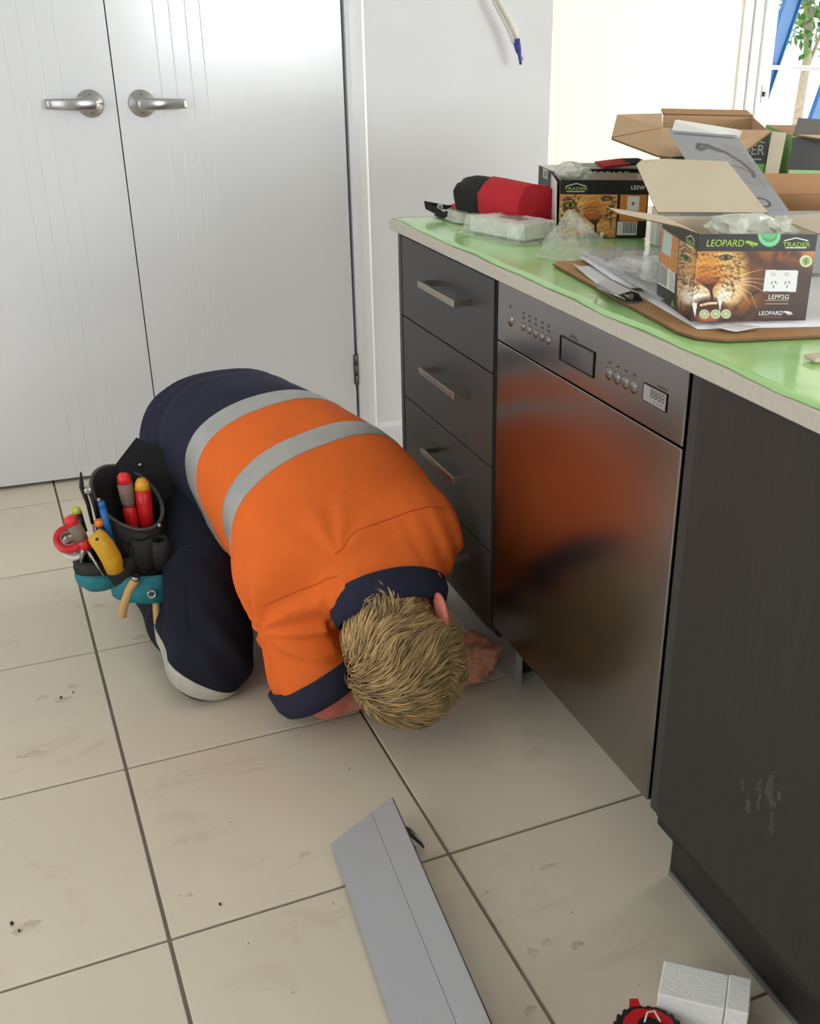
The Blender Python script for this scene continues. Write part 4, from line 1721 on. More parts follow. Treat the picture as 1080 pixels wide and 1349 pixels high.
# nape: strands on the neck below the skull
n2 = 900
ta = rg.uniform(math.pi * 0.95, math.pi * 2.05, n2)
lu = rg.uniform(-0.112, -0.05, n2)
rad_ = 0.081 - 0.10 * (-lu - 0.05)
loc2 = np.stack([rad_ * np.cos(ta), -0.028 + rad_ * np.sin(ta), lu], -1)
nl = np.concatenate([nl, np.stack([np.cos(ta), np.sin(ta), 0 * ta], -1)])
loc = np.concatenate([loc, loc2])
nl /= np.linalg.norm(nl, axis=1)[:, None]
whorl = np.array((-0.045, -0.075, 0.055))
wdir = whorl / np.linalg.norm(whorl)
away = loc - whorl
away -= (away * nl).sum(1)[:, None] * nl
away /= np.linalg.norm(away, axis=1)[:, None] + 1e-6
swirl = np.cross(nl, away)
dist = np.linalg.norm(loc - whorl, axis=1)
k_sw = np.clip(1.3 - dist / 0.10, 0.15, 1.2)[:, None]
clump = np.stack([noise3(loc, 46, 71 + i) for i in range(3)], -1)
flow = away + swirl * k_sw + 1.9 * clump + 0.10 * rg.normal(size=loc.shape)
flow -= (flow * nl).sum(1)[:, None] * nl
flow /= np.linalg.norm(flow, axis=1)[:, None]
Ls = rg.uniform(0.040, 0.075, len(loc)) * np.where(loc[:, 2] < -0.03, 0.5, 1.0)
bend = noise3(loc, 48, 97)
nseg = 5
Vh, Fh, Ch = [], [], []
base_c = np.array(lin((176 / 255, 146 / 255, 98 / 255)))
tone = np.clip(rg.uniform(0.50, 1.45, len(loc)) + 0.75 * noise3(loc, 110, 90), 0.30, 2.1)
warm = rg.uniform(-0.06, 0.06, len(loc))
lift0 = rg.uniform(0.25, 0.85, len(loc)) + 0.30 * clump[:, 0]
M3 = HEAD
for i in range(len(loc)):
    p = loc[i].copy()
    t = flow[i]
    n = nl[i]
    b = np.cross(t, n)
    L_ = Ls[i]
    w0 = 0.0016
    rows = []
    for k in range(nseg + 1):
        s = k / nseg
        q_ = p + t * L_ * s * (1 - 0.12 * s) + n * (L_ * lift0[i] * (s - 0.95 * s * s) * 0.85 - 0.003 * (1 - s)) + b * (0.020 * bend[i] + 0.004 * math.sin(i)) * s * s
        w_ = w0 * (1 - s) ** 0.6 + 0.00025
        rows.append((q_ - b * w_, q_ + n * w_ * 0.8, q_ + b * w_))
    o_ = len(Vh)
    for r_ in rows:
        for v in r_:
            Vh.append(HC + v @ M3)
    for k in range(nseg):
        a0 = o_ + 3 * k
        Fh.append((a0, a0 + 1, a0 + 4, a0 + 3))
        Fh.append((a0 + 1, a0 + 2, a0 + 5, a0 + 4))
    c_ = base_c * tone[i] * (1 + np.array((warm[i], 0, -warm[i])))
    Ch += [c_] * (3 * (nseg + 1))
tufts = mesh('hair_tufts', Vh, Fh, 'hair', cap, smooth=True)
tufts['kind'] = 'stuff'
att = tufts.data.color_attributes.new('Col', 'FLOAT_COLOR', 'POINT')
att.data.foreach_set('color', np.concatenate([np.clip(np.array(Ch), 0, 1), np.ones((len(Ch), 1))], 1).reshape(-1).astype(np.float32))

# ================================================================== TOOL BELT AND TOOLS
PO = np.array((-0.616, 1.085, 0.327))
PR = np.array((1.0, -0.10, 0.0)); PR /= np.linalg.norm(PR)
PU = np.array((0.0, 0.10, 1.0)); PU /= np.linalg.norm(PU)
PN = np.cross(PR, PU)                  # out of the pouch, towards -y


def pp(a, b, c=0.0):
    return Vector(PO + PR * a + PU * b + PN * c)


belt = thing('tool_belt', pp(0, -0.2, 0), 'black and teal tool pouch worn on the kneeling person\'s hip', 'tool belt')


def shell(rim, bottom, name, m, parent, inner_m=None, t=0.004, rows=8):
    """open pouch lofted between a rim curve and a bottom curve (lists of (a,b,c))"""
    n = len(rim)
    bm = bmesh.new()

    def ringpts(k, inset):
        out = []
        ca = np.mean([r[0] for r in rim]); cc = np.mean([r[2] for r in rim])
        for (r, q) in zip(rim, bottom):
            s = k / (rows - 1)
            bulge = 0.010 * math.sin(math.pi * s)
            a = r[0] + (q[0] - r[0]) * s
            b = r[1] + (q[1] - r[1]) * s
            c = r[2] + (q[2] - r[2]) * s
            va, vc = a - ca, c - cc
            l = math.hypot(va, vc) + 1e-6
            a += va / l * (bulge - inset)
            c += vc / l * (bulge - inset)
            out.append(bm.verts.new(pp(a, b + (inset if k == rows - 1 else 0), c)))
        return out
    outer = [ringpts(k, 0) for k in range(rows)]
    inner = [ringpts(k, t) for k in range(rows)]
    for A, mi_ in ((outer, 0), (inner, 1)):
        for r1, r2 in zip(A, A[1:]):
            for k in range(n):
                f = bm.faces.new((r1[k], r1[(k + 1) % n], r2[(k + 1) % n], r2[k]))
                f.smooth = True
                f.material_index = mi_
    for k in range(n):
        bm.faces.new((outer[0][k], outer[0][(k + 1) % n], inner[0][(k + 1) % n], inner[0][k]))
    bm.faces.new(outer[-1])
    f = bm.faces.new(inner[-1]); f.material_index = 1
    return bm_obj(name, bm, [m, inner_m or m], parent)


def rimcurve(ca, cb, cc, ra, rc, tilt_front, tilt_side, n=28):
    out = []
    for k in range(n):
        t = 2 * math.pi * k / n
        out.append((ca + ra * math.cos(t), cb - tilt_front * math.sin(t) + tilt_side * math.cos(t), cc + rc * math.sin(t)))
    return out


main_p = shell(rimcurve(-0.004, 0.058, 0, 0.066, 0.048, 0.052, -0.030), rimcurve(0.004, -0.150, 0, 0.050, 0.034, 0.0, -0.01), 'pouch', 'black_leather', belt, 'pouch_inner')
bm = bmesh.new()
rc_ = rimcurve(-0.004, 0.058, 0, 0.067, 0.049, 0.052, -0.030, 40)
add_tube(bm, [pp(*p) for p in rc_ + rc_[:1]], 0.004, 8, cap=False)
bm_obj('rim_binding', bm, 'grey_binding', main_p)
# small outer pockets on the front
for (a, b, w, h, d, nm) in ((0.012, -0.045, 0.022, 0.085, 0.020, 'pocket'), (0.046, -0.050, 0.018, 0.075, 0.018, 'pocket'), (-0.032, -0.075, 0.026, 0.075, 0.022, 'pocket')):
    p_ = shell([(x + 0.0, y, z + 0.040) for x, y, z in rimcurve(a, b + h * .35, d * .5, w, d * .5, 0.006, 0, 18)],
               [(x, y, z + 0.034) for x, y, z in rimcurve(a, b - h * .6, d * .4, w * .85, d * .4, 0, 0, 18)], nm, 'black_leather', belt, 'pouch_inner', 0.0025, 6)
# teal band with eyelet round the bottom front
bm = bmesh.new()
rows_ = []
for b_, off in ((-0.098, 0.0), (-0.100, 0.006), (-0.128, 0.010), (-0.158, 0.008), (-0.160, 0.0)):
    row = []
    for k in range(21):
        t = math.pi * k / 20
        row.append(bm.verts.new(pp(0.004 + (0.060 + off) * -math.cos(t), b_ - 0.02 * -math.cos(t) * 0.5, (0.048 + off) * math.sin(t) + 0.012)))
    rows_.append(row)
for r1, r2 in zip(rows_, rows_[1:]):
    for k in range(20):
        bm.faces.new((r1[k], r1[k + 1], r2[k + 1], r2[k])).smooth = True
tb = bm_obj('teal_band', bm, 'teal_fabric', belt)
tag(tb, 'teal fabric band with metal eyelet')
Me = Matrix.Translation(pp(0.018, -0.137, 0.0705)) @ frame((0, 0, 0), PR, PU)
lathe('eyelet', [(0.0045, 0), (0.010, 0), (0.0105, 0.002), (0.008, 0.004), (0.0045, 0.002), (0.0045, 0)], Me, 'tool_steel', tb, 20)
for (a, b, c) in ((0.052, 0.003, 0.042), (-0.058, 0.068, 0.032), (0.03, 0.115, -0.04)):
    lathe('rivet', [(0, 0.004), (0.003, 0.0035), (0.0048, 0.001), (0.0048, 0), (0, 0)], Matrix.Translation(pp(a, b, c)) @ frame((0, 0, 0), PR, PU), 'tool_steel', belt, 12)
# side pouch on the left with teal foot
sp = shell([(x, y, z) for x, y, z in rimcurve(-0.092, -0.052, 0.02, 0.032, 0.026, 0.008, 0.0, 20)], rimcurve(-0.088, -0.110, 0.02, 0.028, 0.022, 0, 0, 20), 'side_pouch', 'black_leather', belt, 'pouch_inner', 0.003, 6)
shell(rimcurve(-0.089, -0.088, 0.02, 0.039, 0.033, 0.0, -0.006, 20), rimcurve(-0.084, -0.128, 0.02, 0.026, 0.022, 0, 0, 20), 'teal_foot', 'teal_fabric', sp, None, 0.003, 5)
# belt strap rising to the waist
bm = bmesh.new()
add_slab(bm, [pp(-0.02, 0.118, -0.046), pp(0.030, 0.172, -0.050), pp(0.085, 0.140, -0.05), pp(0.090, 0.050, -0.046), pp(0.055, 0.010, -0.044), pp(0.0, 0.02, -0.046)], 0.006)
bm_obj('hip_strap', bm, 'black_fabric', belt)


def tool_thing(name, base, label, cat):
    return thing(name, base, label, cat, 'tools in the pouch')


def screwdriver(tip, top, r, ms, label, seg=None):
    """handle lofted along tip->top with the given list of (t, radius factor, material)"""
    tip, top = Vector(tip), Vector(top)
    root = tool_thing('screwdriver', tip, label, 'screwdriver')
    ax = (top - tip)
    L_ = ax.length
    ax.normalize()
    M = Matrix.Translation(tip) @ ax.to_track_quat('Z', 'Y').to_matrix().to_4x4()
    prev = None
    for (nm, m, prof) in ms:
        lathe(nm, [(0 if i in (0, len(prof) + 1) else rr * r, t * L_) for i, (t, rr) in enumerate([(prof[0][0], 0)] + prof + [(prof[-1][0], 0)])], M, m, root, 14)
    tube('shaft', [tip, tip - ax * 0.09], 0.003, 'tool_steel', root, 8)
    return root


screwdriver(pp(-0.002, -0.02, -0.004), pp(-0.005, 0.112, 0.004), 0.0155, [
    ('grip', 'red_plastic', [(0.0, .55), (0.10, .85), (0.38, .95), (0.45, .72)]),
    ('soft_grip', 'grey_rubber', [(0.45, .72), (0.52, .90), (0.68, 1.0), (0.84, 1.0)]),
    ('cap', 'bright_red_plastic', [(0.84, 1.0), (0.95, .85), (1.0, .55)])], 'red screwdriver with grey soft grip standing inside the open pouch')
screwdriver(pp(0.026, -0.02, 0.0), pp(0.029, 0.098, 0.006), 0.0165, [
    ('grip', 'red_plastic', [(0.0, .6), (0.15, .9), (0.55, 1.0), (0.80, .98)]),
    ('cap', 'amber_plastic', [(0.80, .98), (0.92, .85), (1.0, .45)])], 'red screwdriver with amber end cap in the open pouch')
screwdriver(pp(-0.094, -0.028, 0.050), pp(-0.119, 0.046, 0.052), 0.0145, [
    ('grip', 'red_plastic', [(0.0, .6), (0.10, .9), (0.28, .9)]),
    ('soft_grip', 'grey_rubber', [(0.28, .85), (0.45, 1.0), (0.76, .95)]),
    ('cap', 'bright_red_plastic', [(0.76, .95), (0.92, .95), (1.0, .7)])], 'red capped screwdriver tilted in front of the red tape roll')


def simple_handle(name, label, cat, pts, radii, m, cap_m=None, flat=None, n=12):
    root = tool_thing(name, pts[0], label, cat)
    tube('barrel', pts, radii, m, root, n, flat)
    if cap_m:
        d = (Vector(pts[-1]) - Vector(pts[-2])).normalized()
        tube('cap', [Vector(pts[-1]) - d * 0.001, Vector(pts[-1]) + d * 0.012], [radii[-1] * 1.05, radii[-1] * 0.9], cap_m, root, n)
    return root


simple_handle('marker_pen', 'blue marker pen in the front of the pouch', 'pen', [pp(-0.046, -0.02, 0.055), pp(-0.050, 0.03, 0.056), pp(-0.052, 0.060, 0.056)], [0.0065, 0.0075, 0.007], 'blue_plastic', 'blue_plastic')
simple_handle('marker_pen', 'short orange capped pen beside the blue marker', 'pen', [pp(-0.060, -0.01, 0.056), pp(-0.0635, 0.022, 0.056)], [0.008, 0.009], 'black_plastic', 'orange_plastic')
simple_handle('marker_pen', 'lime yellow pen end behind the red capped screwdriver', 'pen', [pp(-0.098, 0.0, 0.02), pp(-0.104, 0.042, 0.02)], [0.008, 0.009], 'black_plastic', 'lime_plastic')

# yellow utility knife
kn = tool_thing('utility_knife', pp(-0.05, -0.09, 0.07), 'worn yellow utility knife in the front pocket of the tool pouch', 'knife')
bm = bmesh.new()
add_tube(bm, [pp(-0.046, -0.075, 0.068), pp(-0.050, -0.045, 0.074), pp(-0.060, -0.015, 0.078), pp(-0.070, 0.004, 0.078), pp(-0.076, 0.012, 0.076)], [0.0185, 0.0205, 0.0205, 0.0195, 0.0150], 16, flat=(1.0, 1.0))
bm_obj('body', bm, 'yellow_plastic', kn)
lathe('hang_hole', [(0, 0.0), (0.003, 0.0), (0.003, 0.002), (0, 0.002)], Matrix.Translation(pp(-0.070, 0.006, 0.0965)) @ frame((0, 0, 0), PR, PU), 'black_plastic', kn, 10)
tube('wire_hook', [pp(-0.030, -0.07, 0.075), pp(-0.012, -0.045, 0.08), pp(-0.008, -0.022, 0.08), pp(-0.018, -0.012, 0.078), pp(-0.030, -0.03, 0.078)], 0.0022, 'black_steel', kn, 8)

# tape roll
tr = tool_thing('tape_roll', pp(-0.128, -0.03, 0.03), 'roll of red electrical tape hanging on the left of the pouch', 'tape')
Mt = Matrix.Translation(pp(-0.128, -0.010, 0.030)) @ frame((0, 0, 0), PR, PU * 0.75 - PN * 0.6)
lathe('tape', [(0.0155, -0.009), (0.029, -0.009), (0.0295, -0.007), (0.0295, 0.007), (0.029, 0.009), (0.0155, 0.009), (0.0155, -0.009)], Mt, 'red_plastic', tr, 32)
lathe('core', [(0.0135, -0.0095), (0.0155, -0.0095), (0.0155, 0.0095), (0.0135, 0.0095), (0.0135, -0.0095)], Mt, 'tape_core', tr, 32)
w2 = tool_thing('tape_roll', pp(-0.124, -0.05, 0.012), 'pale roll of tape below the red tape roll', 'tape')
Mt2 = Matrix.Translation(pp(-0.122, -0.034, 0.020)) @ frame((0, 0, 0), PR, PU * 0.75 - PN * 0.6)
lathe('tape', [(0.0155, -0.006), (0.025, -0.006), (0.0255, -0.004), (0.0255, 0.004), (0.025, 0.006), (0.0155, 0.006), (0.0155, -0.006)], Mt2, 'carton_white', w2, 28)
lathe('core', [(0.0140, -0.0062), (0.0155, -0.0062), (0.0155, 0.0062), (0.0140, 0.0062), (0.0140, -0.0062)], Mt2, 'tape_core', w2, 28)

# pliers with black handles standing at the pouch's left edge
pl = tool_thing('pliers', pp(-0.078, 0.0, 0.01), 'black handled pliers standing at the left rim of the pouch', 'pliers')
tube('handle', [pp(-0.078, 0.02, 0.030), pp(-0.080, 0.06, 0.030), pp(-0.087, 0.098, 0.028), pp(-0.084, 0.128, 0.024)], [0.006, 0.007, 0.0085, 0.003], 'black_steel', pl, 8, (1.2, .6))
tube('handle', [pp(-0.066, 0.02, 0.030), pp(-0.069, 0.06, 0.030), pp(-0.073, 0.085, 0.028)], [0.006, 0.0065, 0.006], 'black_plastic', pl, 8, (1.2, .6))
lathe('pivot', [(0, -0.006), (0.008, -0.006), (0.0085, 0.005), (0.006, 0.007), (0, 0.007)], Matrix.Translation(pp(-0.075, 0.092, 0.036)) @ frame((0, 0, 0), PR, PU), 'tool_steel', pl, 14)
tube('jaw', [pp(-0.072, 0.02, 0.03), pp(-0.070, -0.05, 0.028)], [0.008, 0.006], 'tool_steel', pl, 8)
# small tape measure in the side pouch
tm = tool_thing('key_clip', pp(-0.095, -0.06, 0.03), 'silver clip in the small side pouch', 'clip')
tube('clip_body', [pp(-0.110, -0.058, 0.040), pp(-0.102, -0.024, 0.044), pp(-0.094, -0.022, 0.044), pp(-0.090, -0.056, 0.042)], 0.0045, 'tool_steel', tm, 8)
# wooden folding rule through the teal band
wr = tool_thing('wooden_handle', pp(-0.042, -0.17, 0.06), 'pale wooden handle poking out below the teal band', 'handle')
tube('stick', [pp(-0.010, -0.098, 0.075), pp(-0.026, -0.125, 0.060), pp(-0.044, -0.165, 0.055), pp(-0.047, -0.186, 0.055)], [0.009, 0.009, 0.0095, 0.008], 'tan_wood', wr, 10)
tube('ferrule', [pp(-0.008, -0.090, 0.076), pp(-0.010, -0.098, 0.075)], [0.0095, 0.0095], 'tool_steel', wr, 10)
wr = tool_thing('wooden_handle', pp(0.02, -0.20, 0.05), 'short pale wooden handle at the bottom right of the pouch', 'handle')
tube('stick', [pp(0.026, -0.150, 0.050), pp(0.022, -0.180, 0.052), pp(0.019, -0.212, 0.054)], [0.008, 0.008, 0.007], 'tan_wood', wr, 10)
tube('ferrule', [pp(0.028, -0.140, 0.050), pp(0.026, -0.150, 0.050)], [0.0085, 0.0085], 'tool_steel', wr, 10)

# ================================================================== PRINTS
def painter(X, Y, bg):
    C = np.ones(X.shape + (3,)) * (np.array(bg) / 255)

    class P_:
        pass
    p = P_()
    p.C = C

    def blend(mask, col):
        p.C = p.C * (1 - mask[..., None]) + np.array(col) / 255 * mask[..., None]

    def ell(cx, cy, rx, ry, col, soft=0.12, rot=0.0, op=1.0):
        c, s = math.cos(rot), math.sin(rot)
        x, y = X - cx, Y - cy
        u, v = (x * c + y * s) / rx, (-x * s + y * c) / ry
        d = np.sqrt(u * u + v * v)
        blend(np.clip((1 + soft - d) / (2 * soft), 0, 1) * op, col)

    def stroke(pts, w, col, op=1.0, taper=False):
        for i in range(len(pts) - 1):
            a, b = np.array(pts[i], float), np.array(pts[i + 1], float)
            ab = b - a
            t = np.clip(((X - a[0]) * ab[0] + (Y - a[1]) * ab[1]) / (ab @ ab), 0, 1)
            d = np.hypot(X - a[0] - t * ab[0], Y - a[1] - t * ab[1])
            ww = w * (1 - (0.75 * (t + i) / (len(pts) - 1) if taper else 0)) / 2
            blend(np.clip((ww + 1.3 - d) / 2.6, 0, 1) * op, col)

    def rect(x0, y0, x1, y1, col, op=1.0):
        m = np.clip(np.minimum(np.minimum(X - x0, x1 - X), np.minimum(Y - y0, y1 - Y)) / 2 + .5, 0, 1)
        blend(m * op, col)

    def poly(pts, col, op=1.0):
        inside = np.ones(X.shape, bool)
        area = sum(pts[i][0] * pts[(i + 1) % len(pts)][1] - pts[(i + 1) % len(pts)][0] * pts[i][1] for i in range(len(pts)))
        sg = 1 if area > 0 else -1
        for i in range(len(pts)):
            (x0, y0), (x1, y1) = pts[i], pts[(i + 1) % len(pts)]
            inside &= sg * ((x1 - x0) * (Y - y0) - (y1 - y0) * (X - x0)) >= 0
        blend(inside * float(op), col)
    p.ell, p.stroke, p.rect, p.poly, p.blend = ell, stroke, rect, poly, blend
    return p


def paint_front(X, Y):
    """wild cat photograph print with a black header, in the carton's own print coordinates"""
    p = painter(X, Y, (58, 34, 26))
    r = np.random.default_rng(4)
    p.ell(900, 450, 190, 70, (196, 118, 66), .7)
    p.ell(1030, 440, 60, 60, (214, 140, 90), .7)
    p.ell(760, 560, 120, 110, (120, 66, 38), .8)
    p.ell(660, 740, 90, 80, (168, 98, 50), .7)
    p.ell(930, 620, 130, 150, (64, 34, 28), .6)
    for _ in range(26):
        p.ell(r.uniform(640, 1040), r.uniform(430, 560), r.uniform(12, 30), r.uniform(8, 20), (66, 38, 26), .6, r.uniform(0, 3), .75)
    for _ in range(14):
        p.ell(r.uniform(600, 740), r.uniform(650, 810), r.uniform(8, 20), r.uniform(8, 16), (50, 28, 20), .6, r.uniform(0, 3), .8)
    # head
    p.ell(470, 560, 190, 190, (204, 152, 92), .25)
    p.ell(360, 470, 90, 90, (196, 160, 112), .5)
    p.ell(330, 560, 50, 170, (190, 148, 96), .5)
    p.ell(480, 500, 100, 120, (206, 140, 70), .5)
    p.ell(600, 590, 85, 130, (220, 170, 110), .35)
    p.ell(620, 480, 60, 60, (206, 160, 104), .5)
    p.ell(410, 650, 85, 75, (228, 198, 160), .35)
    p.ell(400, 690, 66, 40, (240, 228, 212), .35)
    p.ell(585, 650, 60, 65, (232, 196, 150), .35)
    p.ell(560, 670, 40, 40, (242, 224, 200), .4)
    p.ell(475, 560, 78, 50, (196, 122, 54), .45)
    # nose and mouth
    p.poly([(402, 578), (540, 566), (486, 650)], (66, 36, 26))
    p.ell(470, 585, 66, 20, (158, 86, 48), .5)
    p.stroke([(486, 640), (492, 700)], 16, (46, 24, 20))
    p.ell(470, 745, 90, 58, (74, 36, 30), .25)
    p.ell(470, 800, 60, 30, (200, 120, 80), .4)
    p.stroke([(430, 728), (470, 718), (512, 716)], 14, (232, 206, 168))
    for x in (440, 455, 470, 485, 500):
        p.stroke([(x, 718), (x, 735)], 2.5, (120, 70, 50))
    p.poly([(382, 715), (410, 715), (396, 798)], (246, 238, 222))
    p.poly([(520, 680), (550, 680), (530, 772)], (246, 238, 222))
    # eyes and brows
    p.stroke([(540, 452), (572, 440), (606, 452)], 10, (36, 22, 18))
    p.ell(572, 456, 26, 13, (120, 116, 70), .2)
    p.ell(572, 455, 10, 11, (20, 14, 12), .2)
    p.stroke([(536, 462), (570, 470), (602, 462)], 6, (44, 26, 20))
    p.ell(356, 476, 26, 16, (128, 124, 76), .25)
    p.ell(358, 474, 10, 12, (24, 16, 14), .25)
    p.stroke([(326, 470), (356, 458), (386, 474)], 7, (52, 34, 24))
    p.stroke([(530, 436), (600, 434)], 6, (240, 226, 200), .7)
    # fur spots
    for cx, cy, rx, ry, n in ((600, 590, 48, 50, 22), (380, 620, 40, 34, 16), (345, 440, 45, 40, 26), (440, 440, 60, 22, 16), (650, 500, 50, 50, 22), (330, 560, 24, 90, 22), (560, 520, 40, 30, 10)):
        for _ in range(n):
            p.ell(cx + r.normal() * rx * .6, cy + r.normal() * ry * .6, r.uniform(5, 11), r.uniform(3, 6), (62, 36, 24), .55, r.uniform(-.6, .6), .62)
    for k in range(7):
        p.stroke([(452 + k * 8, 540 - k * 4), (440 + k * 9, 500)], 2, (150, 92, 46), .6)
    # snarl creases over the nose, cheek lines and fur grain
    for pts in ([(420, 520), (450, 508), (480, 512)], [(425, 540), (455, 530), (490, 532)], [(500, 520), (530, 500), (556, 498)], [(508, 545), (540, 528), (575, 530)],
                [(400, 560), (380, 590), (372, 640)], [(548, 560), (590, 580), (612, 640), (596, 690)], [(330, 520), (345, 580), (338, 640)], [(610, 470), (640, 520), (646, 600)]):
        p.stroke(pts, 7, (120, 70, 36), .55)
    for pts in ([(420, 610), (400, 640), (360, 660)], [(545, 600), (580, 610), (615, 612)], [(425, 628), (410, 652), (380, 676)], [(550, 622), (580, 634), (606, 640)]):
        p.stroke(pts, 4, (70, 42, 30), .7)
    g = noise3(np.stack([X * .9, Y * .35, 0 * X], -1), .5, 3, 2)
    fm = np.exp(-(((X - 470) / 210) ** 4 + ((Y - 580) / 200) ** 4))
    p.C = np.clip(p.C * (1 + 0.22 * g * fm)[..., None], 0, 1)
    # whiskers
    for pts in ([(640, 566), (700, 540), (776, 522)], [(640, 580), (710, 574), (778, 580)], [(632, 600), (720, 620), (800, 668)],
                [(620, 614), (700, 660), (736, 756)], [(612, 622), (660, 660), (692, 720)], [(640, 590), (720, 596), (790, 612)],
                [(350, 640), (318, 690), (310, 760)], [(360, 650), (340, 700), (336, 770)], [(346, 630), (312, 650), (300, 690)]):
        p.stroke(pts, 4.5, (244, 224, 196), .9, True)
    p.ell(800, 800, 300, 70, (46, 28, 26), .5, 0, .55)
    # badges
    for cx in (447, 507, 563):
        p.ell(cx, 780, 27, 27, (206, 210, 180), .06)
        p.ell(cx, 780, 21, 21, (170, 180, 130), .08)
        p.stroke([(cx - 9, 784), (cx, 772), (cx + 9, 786)], 4, (236, 238, 222))
    p.ell(1007, 477, 34, 34, (222, 222, 190), .06)
    p.ell(1007, 477, 24, 24, (160, 180, 120), .1)
    p.stroke([(1014, 462), (1000, 476), (1013, 480), (1000, 496)], 5, (40, 90, 40))
    # double power point
    p.poly([(786, 526), (964, 530), (948, 653), (769, 649)], (232, 228, 232))
    for ox in (0, 74):
        p.ell(826 + ox, 553 + ox * .02, 15, 15, (206, 202, 206), .1)
        p.stroke([(812 + ox, 566), (840 + ox, 566)], 4, (244, 242, 244))
        p.stroke([(820 + ox, 594), (816 + ox, 606)], 5, (60, 50, 54))
        p.stroke([(836 + ox, 592), (841 + ox, 604)], 5, (60, 50, 54))
        p.stroke([(826 + ox, 616), (826 + ox, 628)], 5, (60, 50, 54))
    for y0 in (702, 722):
        for k in range(9):
            p.stroke([(782 + k * 14, y0), (782 + k * 14 + 9, y0)], 6, (206, 190, 170), .8)
    for k in range(7):
        p.stroke([(768 + k * 14, 800), (776 + k * 14, 800)], 5, (150, 130, 70), .8)
    # left end panel: black with orange blocks
    edge = 322 - (Y - 390) * 0.065
    p.blend((X < edge) * 1.0, (44, 38, 36))
    m = (X > 212 - (Y - 340) * .05) & (X < edge - 4) & (Y > 335 + (X - 215) * .33) & (Y < 520 + (X - 200) * .45)
    p.blend(m * 1.0, (196, 122, 56))
    p.poly([(228, 352), (280, 374), (268, 486), (216, 462)], (176, 196, 190))
    for k in range(4):
        p.stroke([(284, 396 + 44 * k), (318, 412 + 44 * k)], 2, (120, 70, 30))
    p.poly([(204, 516), (296, 566), (290, 672), (194, 622)], (216, 212, 206))
    for k in range(14):
        p.stroke([(208 + k * 3.4, 524 + k * 1.7), (200 + k * 3.4, 616 + k * 1.7)], 1.6, (60, 56, 60))
    for k in range(8):
        p.stroke([(262, 560 + k * 12), (288, 573 + k * 12)], 4, (110, 106, 108))
    for k in range(5):
        p.stroke([(200 + 2 * k, 652 + 14 * k), (262, 684 + 13 * k)], 3, (96, 104, 84), .7)
    p.poly([(268, 742), (290, 752), (278, 706)], (110, 150, 80))
    # header
    p.blend((Y < 421 - np.clip(430 - X, 0, 400) * 0.36) * 1.0, (32, 28, 27))
    # green round tape seal lapping over the front edge
    p.ell(810, 330, 62, 66, (126, 206, 150), .05)
    p.ell(810, 326, 44, 44, (70, 120, 90), .06, 0, .7)
    p.ell(810, 318, 40, 36, (104, 184, 130), .06)
    # leaping cat mark
    for cx, cy, rx, ry, ro in ((706, 372, 28, 8, .25), (728, 380, 20, 6, .5), (694, 372, 16, 5, -.2), (712, 386, 18, 4, .6), (738, 378, 10, 5, .2)):
        p.ell(cx, cy, rx, ry, (150, 196, 66), .15, ro)
    for cx, cy, rx, ry, ro in ((898, 772, 24, 6, .15), (914, 778, 14, 5, .5), (900, 782, 14, 3, .6)):
        p.ell(cx, cy, rx, ry, (236, 230, 220), .15, ro)
    return p.C


def xy_front(U, V):
    Y = 822 - V * 497
    xl = 430 - (Y - 325) * .12
    xr = 1075 - (Y - 325) * .16
    return xl + U * (xr - xl), Y


def xy_side(U, V):
    x = (220 + U * 210) * V + (185 + U * 185) * (1 - V)
    y = (290 + U * 35) * V + (690 + U * 135) * (1 - V)
    return x, y


def uv_front(x, y):
    V = (822 - y) / 497
    xl = 430 - (y - 325) * .12
    xr = 1075 - (y - 325) * .16
    return (x - xl) / (xr - xl), V


